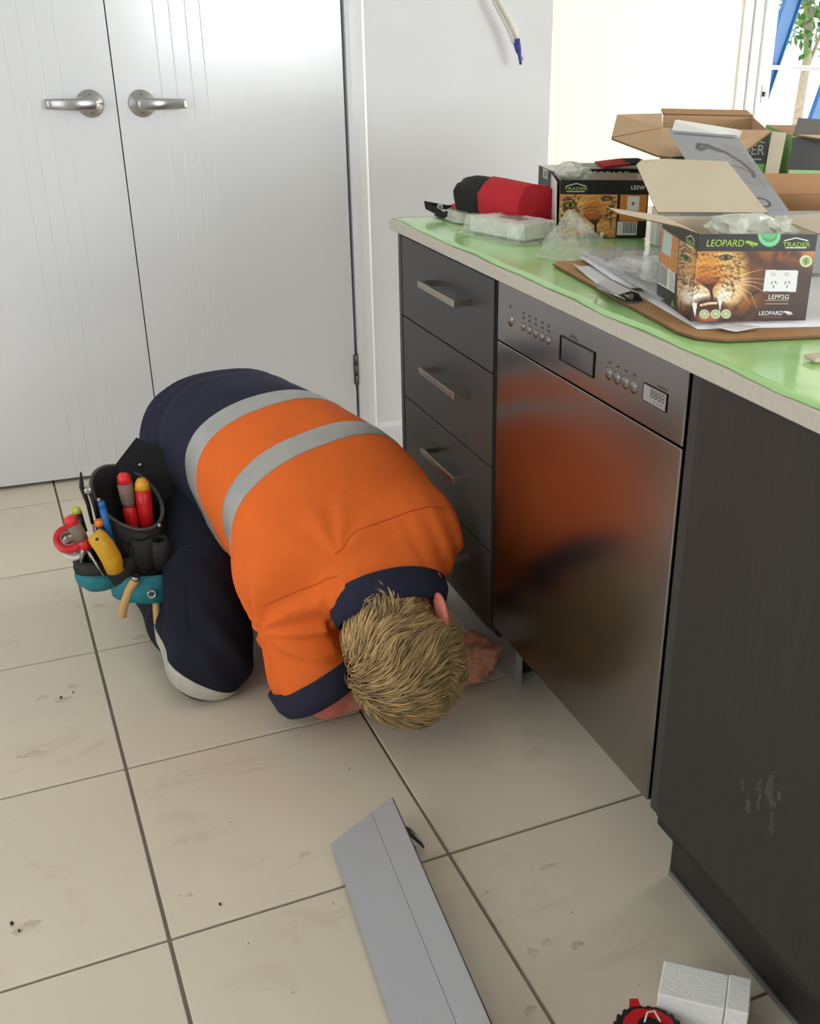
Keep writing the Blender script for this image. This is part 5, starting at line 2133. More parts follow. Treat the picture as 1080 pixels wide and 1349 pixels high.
def paint_second(X, Y):
    """the second carton's front: cat face close-up, orange product panel, bar code"""
    p = painter(X, Y, (34, 24, 24))
    r = np.random.default_rng(9)
    p.rect(212, 284, 640, 720, (206, 140, 74))
    p.ell(430, 340, 160, 50, (224, 164, 92), .5)
    p.ell(300, 460, 90, 110, (222, 184, 134), .5)
    p.ell(560, 460, 80, 120, (216, 160, 96), .4)
    p.ell(400, 510, 90, 60, (238, 214, 180), .4)
    p.ell(470, 400, 70, 80, (200, 122, 52), .5)
    p.poly([(396, 440), (540, 430), (486, 520)], (80, 44, 30))
    p.ell(465, 445, 66, 22, (170, 92, 50), .4)
    p.stroke([(486, 510), (492, 600)], 18, (56, 28, 24))
    p.ell(480, 640, 110, 70, (72, 36, 30), .3)
    p.poly([(522, 560), (554, 560), (534, 660)], (244, 232, 214))
    p.poly([(376, 580), (400, 580), (386, 660)], (244, 232, 214))
    p.ell(285, 362, 52, 26, (54, 34, 26), .2)
    p.ell(288, 362, 36, 17, (150, 150, 84), .2)
    p.ell(290, 362, 13, 14, (20, 14, 12), .2)
    p.stroke([(240, 330), (290, 318), (340, 350)], 8, (60, 36, 26))
    p.ell(560, 312, 40, 18, (46, 30, 24), .25)
    p.ell(560, 314, 22, 10, (140, 138, 80), .25)
    for cx, cy, rx, ry, n in ((250, 430, 36, 60, 26), (590, 430, 30, 60, 22), (300, 310, 60, 14, 14), (360, 400, 40, 20, 10), (600, 350, 30, 40, 12), (250, 520, 30, 40, 14)):
        for _ in range(n):
            p.ell(cx + r.normal() * rx * .6, cy + r.normal() * ry * .6, r.uniform(6, 14), r.uniform(4, 8), (62, 36, 24), .55, r.uniform(-.8, .8), .65)
    for pts in ([(400, 390), (440, 372), (490, 380)], [(404, 410), (450, 396), (500, 402)], [(340, 400), (360, 440), (350, 500)], [(560, 400), (600, 440), (600, 520)], [(250, 400), (300, 392), (340, 380)]):
        p.stroke(pts, 9, (120, 68, 34), .6)
    g = noise3(np.stack([X * .9, Y * .35, 0 * X], -1), .4, 3, 2)
    p.C = np.clip(p.C * (1 + 0.2 * g)[..., None], 0, 1)
    p.rect(640, 284, 1100, 720, (34, 24, 24))
    p.rect(660, 284, 860, 476, (212, 128, 56))
    p.rect(714, 296, 804, 400, (226, 222, 214))
    p.rect(748, 336, 768, 360, (150, 96, 50))
    p.rect(650, 480, 800, 580, (222, 218, 210))
    for k in range(20):
        p.rect(694 + k * 5, 486, 694 + k * 5 + (2 if k % 3 else 3.4), 566, (50, 46, 50))
    p.rect(870, 284, 1000, 400, (206, 120, 52))
    p.rect(206, 100, 1100, 284, (26, 22, 22))
    return p.C


# ================================================================== THINGS ON THE WORKTOP
Z0 = ZB + 0.0035


def v3(p, z):
    return Vector((p[0], p[1], z))


def carton(name, label, C, R, L, z0, z1, inner='cardboard_pale', outer='carton_black', group=None):
    """open-topped carton: bottom and four walls, corner C front-left, R front-right, L back-left"""
    C, R, L = Vector((*C, 0)), Vector((*R, 0)), Vector((*L, 0))
    B = R + L - C
    root = thing(name, ((C + B) / 2).to_tuple()[:2] + (z0,), label, 'box', group)
    t = 0.0016
    cen = (C + B) / 2
    cs = [C, R, B, L]
    for i, nm in enumerate(('front_wall', 'right_wall', 'back_wall', 'left_wall')):
        a, b = cs[i], cs[(i + 1) % 4]
        bm = bmesh.new()
        n = (b - a).cross(Vector((0, 0, 1))).normalized()
        if n.dot(a - cen) < 0:
            n = -n
        q = [v3(a, z0), v3(b, z0), v3(b, z1), v3(a, z1)]
        o_ = [bm.verts.new(v) for v in q]
        i_ = [bm.verts.new(v - n * t) for v in q]
        f = bm.faces.new(o_); f.material_index = 1
        f = bm.faces.new(i_[::-1])
        for k in range(4):
            bm.faces.new((o_[k], o_[(k + 1) % 4], i_[(k + 1) % 4], i_[k]))
        bm_obj(nm, bm, [inner, outer], root)
    slab('bottom', [v3(c.lerp(cen, 0.02), z0 + 0.0012) for c in cs], 0.0012, inner, root)
    return root, (C, R, B, L)


def crumple(name, c, size, seed, m, parent=None, sub=4, flat_bottom=None, amp=0.35, freq=5.0):
    """crumpled bag: faceted, puffed and creased"""
    bm = bmesh.new()
    bmesh.ops.create_icosphere(bm, subdivisions=sub, radius=1.0)
    V = np.array([v.co[:] for v in bm.verts])
    n1 = noise3(V, freq, seed)
    n2 = np.abs(noise3(V, freq * 2.3, seed + 1))
    s = 1 + amp * n1 - amp * 0.9 * n2
    W = V * s[:, None] * np.array(size) + np.array(c)
    if flat_bottom is not None:
        W[:, 2] = np.maximum(W[:, 2], flat_bottom + 0.0006 * (1 + n1))
    for v, w in zip(bm.verts, W):
        v.co = w
    return bm_obj(name, bm, m, parent)


# ---- clipboard with papers
cb = thing('clipboard', (0.2, 0.26, Z0), 'brown hardboard clipboard under the papers on the green film', 'clipboard')
cbp = [(0.080, 0.548), (0.026, 0.075), (0.032, 0.040), (0.060, 0.014), (0.420, -0.055), (0.455, -0.045), (0.500, 0.500), (0.100, 0.562)]
bm = bmesh.new()
add_slab(bm, [v3(p, Z0 + 0.0022) for p in cbp], 0.0034, 0, 1)
bm_obj('board', bm, ['hardboard', 'hardboard_edge'], cb)
# spring clip in the middle of the long edge
cl = []
Mc = frame((0.047, 0.290, Z0 + 0.004), (-0.112, -0.993, 0), (0.993, -0.112, 0))
bm = bmesh.new()
add_box(bm, (-0.055, 0.0, 0.0), (0.055, 0.034, 0.0012), Mc, 0.0004)
# arched lever plate
for (y0, z0_, y1, z1_) in ((0.034, 0.001, 0.026, 0.012), (0.026, 0.012, 0.012, 0.016), (0.012, 0.016, -0.006, 0.010), (-0.006, 0.010, -0.016, 0.014)):
    q = [Mc @ Vector(p) for p in ((-0.046, y0, z0_), (0.046, y0, z0_), (0.040, y1, z1_), (-0.040, y1, z1_))]
    add_slab(bm, q, 0.0010)
for x_ in (-0.03, 0.03):
    add_tube(bm, [Mc @ Vector((x_ - .012, 0.014, 0.007)), Mc @ Vector((x_ + .012, 0.014, 0.007))], 0.0045, 12)
add_tube(bm, [Mc @ Vector((-0.052, 0.0, 0.006)), Mc @ Vector((-0.030, -0.014, 0.012)), Mc @ Vector((0.030, -0.014, 0.012)), Mc @ Vector((0.052, 0.0, 0.006))], 0.0016, 8)
bm_obj('clip', bm, 'tool_steel', cb)


def paper(label, pts, z, m='paper_white', curl=0.0, name='paper_sheet', seed=0, n=10, group='papers on the clipboard'):
    """sheet from four corner points, gently waved; curl lifts its first corner"""
    a, b, c, d = [np.array(p, float) for p in pts]
    V = []
    for i in range(n + 1):
        for j in range(n + 1):
            s, t = i / n, j / n
            p = a * (1 - s) * (1 - t) + b * s * (1 - t) + c * s * t + d * (1 - s) * t
            zz = z + 0.0007 * (1 + math.sin(5 * s + seed) * math.cos(4 * t + seed)) + curl * max(0, 1 - (s + t) * 1.4) ** 2
            V.append((p[0], p[1], zz + (p[2] if len(p) > 2 else 0)))
    F = [(i * (n + 1) + j, (i + 1) * (n + 1) + j, (i + 1) * (n + 1) + j + 1, i * (n + 1) + j + 1) for i in range(n) for j in range(n)]
    o = mesh(name, V, F, m, smooth=True)
    sm_ = o.modifiers.new('thickness', 'SOLIDIFY')
    sm_.thickness = 0.0003
    return tag(o, label, 'paper', group)


ZP = Z0 + 0.0045
paper('large white paper sheet under the open cat printed carton', [(0.052, 0.066), (0.36, -0.012), (0.45, 0.33), (0.110, 0.40)], ZP, seed=1)
paper('white paper sheet shifted to the right beneath the cat printed carton', [(0.085, 0.052), (0.395, 0.000), (0.47, 0.36), (0.13, 0.40)], ZP + 0.0018, seed=2)
paper('torn white paper corner folded over below the carton front', [(0.066, 0.052), (0.088, 0.030), (0.135, 0.034), (0.100, 0.075)], ZP + 0.0035, curl=0.004, seed=3)
paper('folded white paper poking out beyond the metal clip', [(0.092, 0.500), (0.060, 0.330), (0.115, 0.320), (0.125, 0.500)], ZP + 0.001, curl=0.006, seed=4)
paper('stack of white papers fanned beside the plastic sleeve', [(0.135, 0.560), (0.078, 0.300), (0.26, 0.270), (0.32, 0.530)], ZP + 0.006, curl=0.0, seed=5)
paper('clear plastic sleeve lying over the fanned papers', [(0.140, 0.590), (0.072, 0.190), (0.24, 0.250), (0.34, 0.560)], ZP + 0.012, 'sleeve_plastic', 0.004, 'plastic_sleeve', 6)
paper('pale blue leaflet inside the plastic sleeve near the carton', [(0.175, 0.400), (0.160, 0.330), (0.23, 0.315), (0.245, 0.385)], ZP + 0.0095, 'paper_blue', 0.0, 'leaflet', 7)
o = crumple('plastic_bag', (0.150, 0.350, ZP + 0.024), (0.055, 0.085, 0.016), 14, 'clear_bag', None, 3, ZP + 0.013)
tag(o, 'clear crumpled plastic bag lying on the papers left of the carton', 'bag', 'plastic bags on the worktop')
o = tag(box('paper_scrap', (0.105, -0.110, Z0 + 0.0005), (0.130, -0.085, Z0 + 0.006), 'cardboard_pale', None, 0.002), 'small torn scrap on the green film at the right edge', 'scrap')

# ---- front carton
ZF0, ZF1 = ZP + 0.0075, 1.044
fc, (C_, R_, B_, L_) = carton('product_carton', 'open black and orange carton with snarling cat print at the front', (0.052, 0.084), (0.204, 0.035), (0.089, 0.229), ZF0, ZF1, group='product cartons on the worktop')
Mf = frame(v3(C_, ZF0), R_ - C_, (0, 0, 1))
Wf, Hf = (R_ - C_).length, ZF1 - ZF0
Mf_d = Mf @ Matrix.Translation((0, 0, 0.0004))
tag(decal('front_print', Mf_d, Wf, Hf, 300, 200, lambda U, V: paint_front(*xy_front(U, V)), fc), 'printed snarling cat photograph')
Ms = frame(v3(L_, ZF0), C_ - L_, (0, 0, 1))
Ms_d = Ms @ Matrix.Translation((0, 0, 0.0004))
decal('side_print', Ms_d, (C_ - L_).length, Hf, 130, 160, lambda U, V: paint_front(*xy_side(U, V)), fc)


def ftext(body, x0, y0, x1, y1, m, shear=0.0):
    u0, w0 = uv_front(x0, y1)
    u1, _ = uv_front(x1, y1)
    _, w1 = uv_front(x0, y0)
    M = Mf @ Matrix.Translation((u0 * Wf, w0 * Hf, 0.0007))
    return text('lettering', body, M, (u1 - u0) * Wf, m, fc, height=(w1 - w0) * Hf, shear=shear)


ftext('LEOPARD', 468, 356, 668, 394, 'print_lime', 0.1)
ftext('TRADER', 880, 370, 1030, 395, 'print_lime', 0.0)
ftext('LEPP2G', 796, 668, 906, 694, 'print_white')
ftext('LEOPARD', 740, 764, 870, 788, 'print_white', 0.1)


def bar(M, x0, y0, x1, y1, w, m, parent):
    d = Vector((x1 - x0, y1 - y0, 0))
    n = Vector((-d.y, d.x, 0)).normalized() * w / 2
    q = [M @ Vector((x0 - n.x, y0 - n.y, 0.0006)), M @ Vector((x1 - n.x, y1 - n.y, 0.0006)), M @ Vector((x1 + n.x, y1 + n.y, 0.0006)), M @ Vector((x0 + n.x, y0 + n.y, 0.0006))]
    return mesh('logo_bar', q, [(0, 1, 2, 3)], m, parent)


def roof_logo(M, W, H, uvf, x0, x1, ytop, ymid, yb, parent):
    def g(x, y):
        u, v = uvf(x, y)
        return u * W, v * H
    a, b, c = g(x0, ymid), g((x0 + x1) / 2, ytop), g(x1, ymid)
    bar(M, *a, *b, 0.0013, 'print_white', parent)
    bar(M, *b, *c, 0.0013, 'print_white', parent)
    d, e = g(x0 + 6, yb), g(x1 - 10, yb)
    bar(M, *d, *e, 0.0012, 'print_white', parent)


roof_logo(Mf, Wf, Hf, uv_front, 890, 1022, 346, 362, 401, fc)
# small mark on the side of the header
text('lettering', 'TRADER', Ms @ Matrix.Translation((0.105, Hf * 0.835, 0.0007)), 0.036, 'print_lime', fc, height=0.006)
bar(Ms, 0.107, Hf * 0.90, 0.123, Hf * 0.945, 0.0010, 'print_white', fc)
bar(Ms, 0.123, Hf * 0.945, 0.139, Hf * 0.90, 0.0010, 'print_white', fc)
bar(Ms, 0.107, Hf * 0.82, 0.138, Hf * 0.82, 0.0009, 'print_white', fc)
# flaps: tan lid leaning back, left flap drooping out, right flap
hz = ZF1
slab('lid', [(0.100, 0.262, hz), (0.258, 0.212, hz), (0.282, 0.359, 1.100), (0.196, 0.412, 1.1005), (0.162, 0.418, 1.0985), (0.140, 0.396, 1.0945)], 0.0016, ['cardboard_pale', 'cardboard_edge'], fc, 1)
slab('left_flap', [v3(L_, hz), v3(C_, hz), (0.060, 0.140, hz - 0.0005), (0.028, 0.250, hz + 0.003), (0.040, 0.300, hz + 0.0035)], 0.0015, ['cardboard_pale', 'cardboard_edge'], fc, 1)
slab('right_flap', [v3(B_, hz), v3(R_, hz), (0.262, 0.028, hz + 0.006), (0.330, 0.150, hz + 0.006)], 0.0015, ['cardboard_pale', 'cardboard_edge'], fc, 1)
for k, (x_, y_, z_, sx, sy, sz) in enumerate(((0.160, 0.135, 1.036, 0.046, 0.042, 0.024), (0.198, 0.106, 1.036, 0.034, 0.034, 0.020))):
    o = crumple('plastic_bag', (x_, y_, z_), (sx, sy, sz), 31 + k, 'clear_bag_dense', None, 3, None, 0.55, 6.0)
    tag(o, ('crumpled clear plastic bag filling the open front carton', 'smaller crumpled clear bag at the right inside the front carton')[k], 'bag', 'plastic bags on the worktop')

# ---- second carton behind
sc, (C2, R2, B2, L2) = carton('product_carton', 'black and orange carton with cat face print, milky bag bulging from its top', (0.219, 0.800), (0.385, 0.747), (0.262, 0.915), Z0, 1.026, group='product cartons on the worktop')
M2 = frame(v3(C2, Z0), R2 - C2, (0, 0, 1))
W2, H2 = (R2 - C2).length, 1.026 - Z0


def xy_second(U, V):
    return 210 + U * 660, 600 - V * 420


tag(decal('front_print', M2 @ Matrix.Translation((0, 0, 0.0004)), W2, H2, 240, 120, lambda U, V: paint_second(*xy_second(U, V)), sc), 'printed cat face close-up')


def uv2(x, y):
    return (x - 210) / 660, (600 - y) / 420


def stext(body, x0, y0, x1, y1, m):
    u0, w0 = uv2(x0, y1)
    u1, w1 = uv2(x1, y0)
    return text('lettering', body, M2 @ Matrix.Translation((u0 * W2, w0 * H2, 0.0007)), (u1 - u0) * W2, m, sc, height=(w1 - w0) * H2)


stext('TRADER', 242, 232, 412, 254, 'print_lime')
stext('LESW', 736, 218, 838, 246, 'print_white')
roof_logo(M2, W2, H2, uv2, 252, 402, 206, 226, 264, sc)
slab('side_sheet', [v3(L2 + Vector((-.004, 0, 0)), Z0), v3(C2 + Vector((-.004, .002, 0)), Z0), v3(C2 + Vector((-.006, .004, 0)), 1.022), v3(L2 + Vector((-.004, 0, 0)), 1.022)], 0.0012, 'carton_white', sc)
for k, (x_, y_, z_, sx, sy, sz, lb) in enumerate(((0.275, 0.855, 1.030, 0.038, 0.045, 0.024, 'milky plastic bag bulging out of the second carton'),)):
    o = crumple('plastic_bag', (x_, y_, z_), (sx, sy, sz), 40 + k, 'clear_bag_dense', None, 3, None, 0.5, 5.5)
    tag(o, lb, 'bag', 'plastic bags on the worktop')
# third carton deeper, only its header and text show
tc_, (C3, R3, B3, L3) = carton('product_carton', 'black carton with pale lettering just behind the second carton', (0.345, 0.930), (0.470, 0.895), (0.375, 1.040), Z0, 1.028, group='product cartons on the worktop')
M3_ = frame(v3(C3, Z0), R3 - C3, (0, 0, 1))
text('lettering', 'LEOPARD', M3_ @ Matrix.Translation((0.004, 0.092, 0.0006)), 0.090, 'print_white', tc_, height=0.014)
slab('top_panel', [v3(C3, 1.0285), v3(R3, 1.0285), v3(B3, 1.0285), v3(L3, 1.0285)], 0.0014, 'carton_black', tc_)
# small black box with a white label
sb, (C4, R4, B4, L4) = carton('product_carton', 'small black box with white label behind the red tool roll', (0.276, 0.945), (0.335, 0.930), (0.300, 1.060), Z0, 1.024, outer='carton_black', group='product cartons on the worktop')
slab('top_panel', [v3(C4, 1.0245), v3(R4, 1.0245), v3(B4, 1.0245), v3(L4, 1.0245)], 0.0014, 'carton_white', sb)
M4 = frame(v3(L4, Z0), C4 - L4, (0, 0, 1))
bar(M4, 0.060, 0.086, 0.060, 0.104, 0.040, 'carton_white', sb)
bar(M4, 0.060, 0.089, 0.060, 0.101, 0.026, 'print_grey_text', sb)
# white label box between second and front cartons
lb = thing('label_box', (0.40, 0.60, Z0), 'small white label box with black print between the two cat cartons', 'box')
Ml = frame((0.350, 0.655, Z0), (0.94, -0.34, 0), (0, 0, 1))
bm = bmesh.new()
add_box(bm, (0, 0, -0.05), (0.075, 0.066, 0), Ml, 0.001)
bm_obj('body', bm, 'carton_white', lb)
bar(Ml, 0.012, 0.051, 0.034, 0.051, 0.006, 'print_dark', lb)
bar(Ml, 0.022, 0.035, 0.034, 0.035, 0.004, 'print_dark', lb)
for k in range(6):
    bar(Ml, 0.008, 0.010 + k * 0.003, 0.030, 0.010 + k * 0.003, 0.0012, 'print_grey_text', lb)
bar(Ml, 0.020, 0.004, 0.036, 0.004, 0.004, 'red_plastic', lb)

# ---- grey printed carton with a raised lid behind the front carton
gc, (C5, R5, B5, L5) = carton('shipping_carton', 'brown carton with raised grey printed lid behind the front carton', (0.262, 0.330), (0.560, 0.255), (0.310, 0.520), ZP + 0.009, 1.030, inner='cardboard_dark', outer='carton_grey')
gl = [Vector((0.254, 0.339, 1.033)), Vector((0.384, 0.318, 1.024)), Vector((0.432, 0.543, 1.115)), Vector((0.306, 0.562, 1.130))]
lid = slab('raised_lid', gl, 0.0018, ['carton_grey', 'cardboard_edge'], gc, 1)
tag(lid, 'grey lid printed with a dark curved graphic')
slab('lid_tab', [gl[3], gl[2], gl[2] + Vector((0.004, -0.004, 0.014)), gl[2] + Vector((-0.004, 0.0, 0.017)), gl[3] + Vector((0.006, -0.004, 0.018)), gl[3] + Vector((0.0, -0.006, 0.016))], 0.0016, ['carton_white', 'cardboard_edge'], lid, 1)
Mg = frame(gl[0], gl[1] - gl[0], gl[3] - gl[0])
if Mg.col[2][2] < 0:
    pass
Wg, Hg = (gl[1] - gl[0]).length, (gl[3] - gl[0]).length


def paint_lid(U, V):
    X, Y = U * 130, (1 - V) * 255
    p = painter(X, Y, (146, 148, 152))
    p.stroke([(36, 60), (44, 44), (60, 46), (84, 66), (104, 100), (112, 130), (108, 146)], 7, (66, 64, 68), 1, False)
    p.stroke([(40, 64), (56, 52), (76, 64)], 11, (88, 86, 90))
    p.stroke([(70, 108), (96, 118), (112, 140)], 3, (80, 78, 82))
    for k in range(15):
        for j in range(4):
            p.stroke([(90 + 9 * j - k * .4, 40 + 9 * k + 3 * j), (95 + 9 * j - k * .4, 42 + 9 * k + 3 * j)], 2.6, (112, 104, 102), .8)
    for k in range(9):
        p.stroke([(112, 100 + 8 * k), (128, 96 + 9 * k)], 2.0, (104, 104, 108), .8)
    for k in range(11):
        p.stroke([(12 + 10 * k, 12), (18 + 10 * k, 12)], 6, (84, 82, 88), .9)
    for cx, w in ((62, 14), (92, 12)):
        for a0, a1 in zip(np.linspace(0, 6.28, 15)[:-1], np.linspace(0, 6.28, 15)[1:]):
            p.stroke([(cx + w * math.cos(a0), 228 + 13 * math.sin(a0)), (cx + w * math.cos(a1), 228 + 13 * math.sin(a1))], 4, (50, 44, 54))
    return p.C


ng = Vector((Mg.col[2][0], Mg.col[2][1], Mg.col[2][2]))
decal('lid_print', Matrix.Translation(ng * (0.0012 if ng.z > 0 else -0.0012)) @ Mg, Wg, Hg, 90, 170, paint_lid, lid)
slab('right_flap', [(0.470, 0.280, 1.030), (0.560, 0.257, 1.030), (0.60, 0.22, 1.034), (0.50, 0.235, 1.036)], 0.0016, ['cardboard_pale', 'cardboard_edge'], gc, 1)
slab('back_flap', [v3(L5, 1.030), v3(B5, 1.030), v3(B5 + Vector((0.01, 0.02, 0)), 1.062), v3(L5 + Vector((0.01, 0.02, 0)), 1.062)], 0.0018, ['cardboard_dark', 'cardboard_edge'], gc, 1)
slab('inner_divider', [(0.470, 0.33, 1.000), (0.56, 0.31, 1.000), (0.56, 0.31, 1.052), (0.470, 0.33, 1.052)], 0.0018, ['carton_grey', 'cardboard_edge'], gc, 1)

# ---- large green and black cartons at the back
bc, (C6, R6, B6, L6) = carton('shipping_carton', 'large green and black carton with brown flaps spread open at the back', (0.400, 0.740), (0.585, 0.655), (0.640, 1.120), Z0, 1.118, inner='cardboard_tan', outer='carton_green')
M6 = frame(v3(C6, Z0), R6 - C6, (0, 0, 1))
W6 = (R6 - C6).length
bar(M6, 0, 0.172, W6, 0.172, 0.060, 'carton_black', bc)
text('lettering', 'TRADER', M6 @ Matrix.Translation((W6 - 0.096, 0.158, 0.0009)), 0.090, 'print_grey_text', bc, height=0.018)
bar(M6 @ Matrix.Translation((0, 0, .0005)), W6 - 0.092, 0.150, W6 - 0.010, 0.150, 0.0022, 'print_grey_text', bc)
bar(M6 @ Matrix.Translation((0, 0, .0005)), W6 - 0.050, 0.186, W6 - 0.008, 0.180, 0.0022, 'print_grey_text', bc)
bar(M6 @ Matrix.Translation((0, 0, .0005)), 0.02, 0.120, W6 - 0.020, 0.120, 0.002, 'print_dark', bc)
bar(M6 @ Matrix.Translation((0, 0, .0005)), W6 - 0.020, 0.120, W6 - 0.016, 0.06, 0.002, 'print_dark', bc)
slab('front_flap', [(0.400, 0.740, 1.119), (0.588, 0.652, 1.119), (0.452, 0.553, 1.090), (0.286, 0.522, 1.090), (0.270, 0.545, 1.091), (0.307, 0.768, 1.100)][::1], 0.0035, ['cardboard_tan', 'cardboard_edge'], bc, 1)
slab('side_flap', [(0.400, 0.740, 1.1195), (0.640, 1.125, 1.1195), (0.52, 1.12, 1.118), (0.307, 0.768, 1.1015)], 0.0035, ['cardboard_tan', 'cardboard_edge'], bc, 1)
slab('back_flap', [v3(L6, 1.119), v3(B6, 1.119), (0.84, 1.08, 1.128), (0.655, 1.155, 1.128)], 0.0035, ['cardboard_dark', 'cardboard_edge'], bc, 1)
slab('corner_flap', [(0.587, 0.652, 1.119), (0.612, 0.640, 1.117), (0.604, 0.645, 0.99), (0.580, 0.655, 0.99)], 0.003, ['cardboard_pale', 'cardboard_edge'], bc, 1)
rc, (C7, R7, B7, L7) = carton('shipping_carton', 'black and pale green carton with open lid at the right edge', (0.620, 0.630), (0.820, 0.545), (0.760, 0.900), Z0, 1.112, inner='cardboard_tan', outer='carton_light_green')
M7 = frame(v3(C7, Z0), R7 - C7, (0, 0, 1))
W7 = (R7 - C7).length
bar(M7, 0, 0.162, W7, 0.162, 0.058, 'carton_black', rc)
bar(M7 @ Matrix.Translation((0, 0, .0005)), 0.075, 0.06, 0.075, 0.186, 0.022, 'carton_grey', rc)
slab('lid', [(0.620, 0.630, 1.114), (0.700, 0.596, 1.112), (0.780, 0.670, 1.132), (0.700, 0.720, 1.136)], 0.003, ['carton_black', 'cardboard_edge'], rc, 1)
slab('front_flap', [(0.622, 0.628, 1.113), (0.822, 0.543, 1.113), (0.80, 0.49, 1.106), (0.66, 0.56, 1.108)], 0.003, ['cardboard_pale', 'cardboard_edge'], rc, 1)
slab('low_flap', [(0.600, 0.610, 1.042), (0.780, 0.530, 1.026), (0.74, 0.47, 1.012), (0.640, 0.53, 1.022)], 0.003, ['cardboard_pale', 'cardboard_edge'], rc, 1)

# ---- red and black tool roll
rl = thing('tool_roll', (0.225, 0.94, Z0), 'rolled red canvas tool roll with black end on the green film', 'tool roll')
axr = (Vector((0.204, 0.868, 0)) - Vector((0.150, 1.075, 0)))
Lr = axr.length
axr.normalize()
nr = Vector((axr.y, -axr.x, 0))
if nr.x > 0:
    nr = -nr


def roll_part(s0, s1, name, m, r0=0.0, cap0=True, cap1=True):
    bm = bmesh.new()
    rows = []
    n = 26
    for s in np.linspace(s0, s1, 9):
        row = []
        for k in range(n):
            t = 2 * math.pi * k / n
            ct_, st_ = math.cos(t), math.sin(t)
            rr = 1 + 0.05 * math.sin(5 * t + 9 * s) + 0.03 * math.sin(11 * t - 14 * s)
            hgt = 0.044 * (1 - 0.12 * math.exp(-(s / 0.02) ** 2)) + r0
            wid = 0.046 + r0
            p = Vector((0.150, 1.075, 0)) + axr * s + nr * wid * math.copysign(abs(ct_) ** 0.8, ct_) * rr
            row.append(bm.verts.new((p.x, p.y, Z0 + 0.0455 + r0 * 0.5 + hgt * math.copysign(abs(st_) ** 0.75, st_) * (rr if st_ > 0 else 1))))
        rows.append(row)
    for r1, r2 in zip(rows, rows[1:]):
        for k in range(n):
            bm.faces.new((r1[k], r1[(k + 1) % n], r2[(k + 1) % n], r2[k])).smooth = True
    bm.faces.new(rows[0])
    bm.faces.new(rows[-1])
    return bm_obj(name, bm, m, rl)


roll_part(0.0, 0.085, 'black_end', 'black_canvas', 0.0)
roll_part(0.085, Lr, 'red_body', 'red_canvas', 0.0015)
# red cloth strip seen over the third carton
o = thing('cloth_strip', (0.43, 0.98, 1.03), 'red and black cloth lying on top of the lettered black carton', 'cloth')
slab('red_cloth', [(0.385, 0.925, 1.0315), (0.440, 0.915, 1.036), (0.455, 0.985, 1.040), (0.400, 0.995, 1.034)], 0.004, 'red_canvas', o)
slab('black_cloth', [(0.441, 0.915, 1.036), (0.478, 0.905, 1.040), (0.488, 0.965, 1.042), (0.456, 0.985, 1.040)], 0.004, 'black_canvas', o)

# ---- flat black tool case with red handled tool at the far end
bt = thing('tool_case', (0.13, 1.10, Z0), 'shallow black tool case lying open by the tool roll', 'case')
slab('base', [(0.092, 1.085, Z0 + 0.001), (0.150, 1.050, Z0 + 0.001), (0.215, 1.130, Z0 + 0.001), (0.090, 1.140, Z0 + 0.001)], 0.002, 'black_canvas', bt)
slab('rim', [(0.094, 1.078, Z0), (0.070, 1.136, Z0 + 0.014), (0.070, 1.144, Z0 + 0.030), (0.100, 1.086, Z0 + 0.010)], 0.004, 'black_canvas', bt)
slab('rim', [(0.070, 1.143, Z0 + 0.030), (0.082, 1.140, Z0 + 0.012), (0.225, 1.130, Z0 + 0.010), (0.225, 1.130, Z0 + 0.022), (0.120, 1.140, Z0 + 0.020)], 0.004, 'black_canvas', bt)
lathe('eyelet', [(0.002, 0), (0.007, 0), (0.007, 0.002), (0.002, 0.002), (0.002, 0)], Matrix.Translation((0.102, 1.1350, Z0 + 0.017)) @ frame((0, 0, 0), (1, 0, 0), (0, 0, 1)), 'carton_white', bt, 14)
rt = thing('cutting_pliers', (0.15, 1.09, Z0 + 0.003), 'red handled pliers lying in the shallow black case', 'pliers')
tube('handle', [(0.118, 1.100, Z0 + 0.020), (0.135, 1.094, Z0 + 0.025), (0.160, 1.086, Z0 + 0.024), (0.190, 1.078, Z0 + 0.020)], [0.008, 0.009, 0.0085, 0.007], 'bright_red_plastic', rt, 10)
tube('handle', [(0.118, 1.090, Z0 + 0.014), (0.135, 1.078, Z0 + 0.014), (0.155, 1.064, Z0 + 0.014), (0.175, 1.055, Z0 + 0.012)], [0.008, 0.009, 0.0085, 0.007], 'red_plastic', rt, 10)
tube('jaw', [(0.120, 1.095, Z0 + 0.016), (0.100, 1.102, Z0 + 0.012)], [0.008, 0.003], 'tool_steel', rt, 8)

# ---- white fittings in clear bags
def wall_box(label, o, r, w, d, h):
    root = thing('wall_plate', (o[0], o[1], Z0 + 0.002), label, 'fitting', 'bagged white fittings')
    M = frame((o[0], o[1], Z0 + 0.003), r, Vector((-r[1], r[0], 0)))
    bm = bmesh.new()
    add_box(bm, (0, 0, 0), (w, d, h), M, 0.003, 2)
    bm_obj('body', bm, 'white_plastic', root)
    bm = bmesh.new()
    add_box(bm, (w * .12, d * .15, h), (w * .88, d * .2, h + 0.002), M)
    add_box(bm, (w * .12, d * .8, h), (w * .88, d * .85, h + 0.002), M)
    add_box(bm, (w * .12, d * .2, h), (w * .16, d * .8, h + 0.002), M)
    add_box(bm, (w * .84, d * .2, h), (w * .88, d * .8, h + 0.002), M)
    bm_obj('rim', bm, 'white_plastic', root)
    bm = bmesh.new()
    add_box(bm, (w * .3, d * .35, h), (w * .7, d * .65, h + 0.0012), M, 0.0005)
    bm_obj('rocker', bm, 'seal_grey', root)
    return root


wall_box('white wall fitting in a clear bag before the red roll', (0.076, 0.905), (0.34, -0.94, 0), 0.150, 0.092, 0.030)


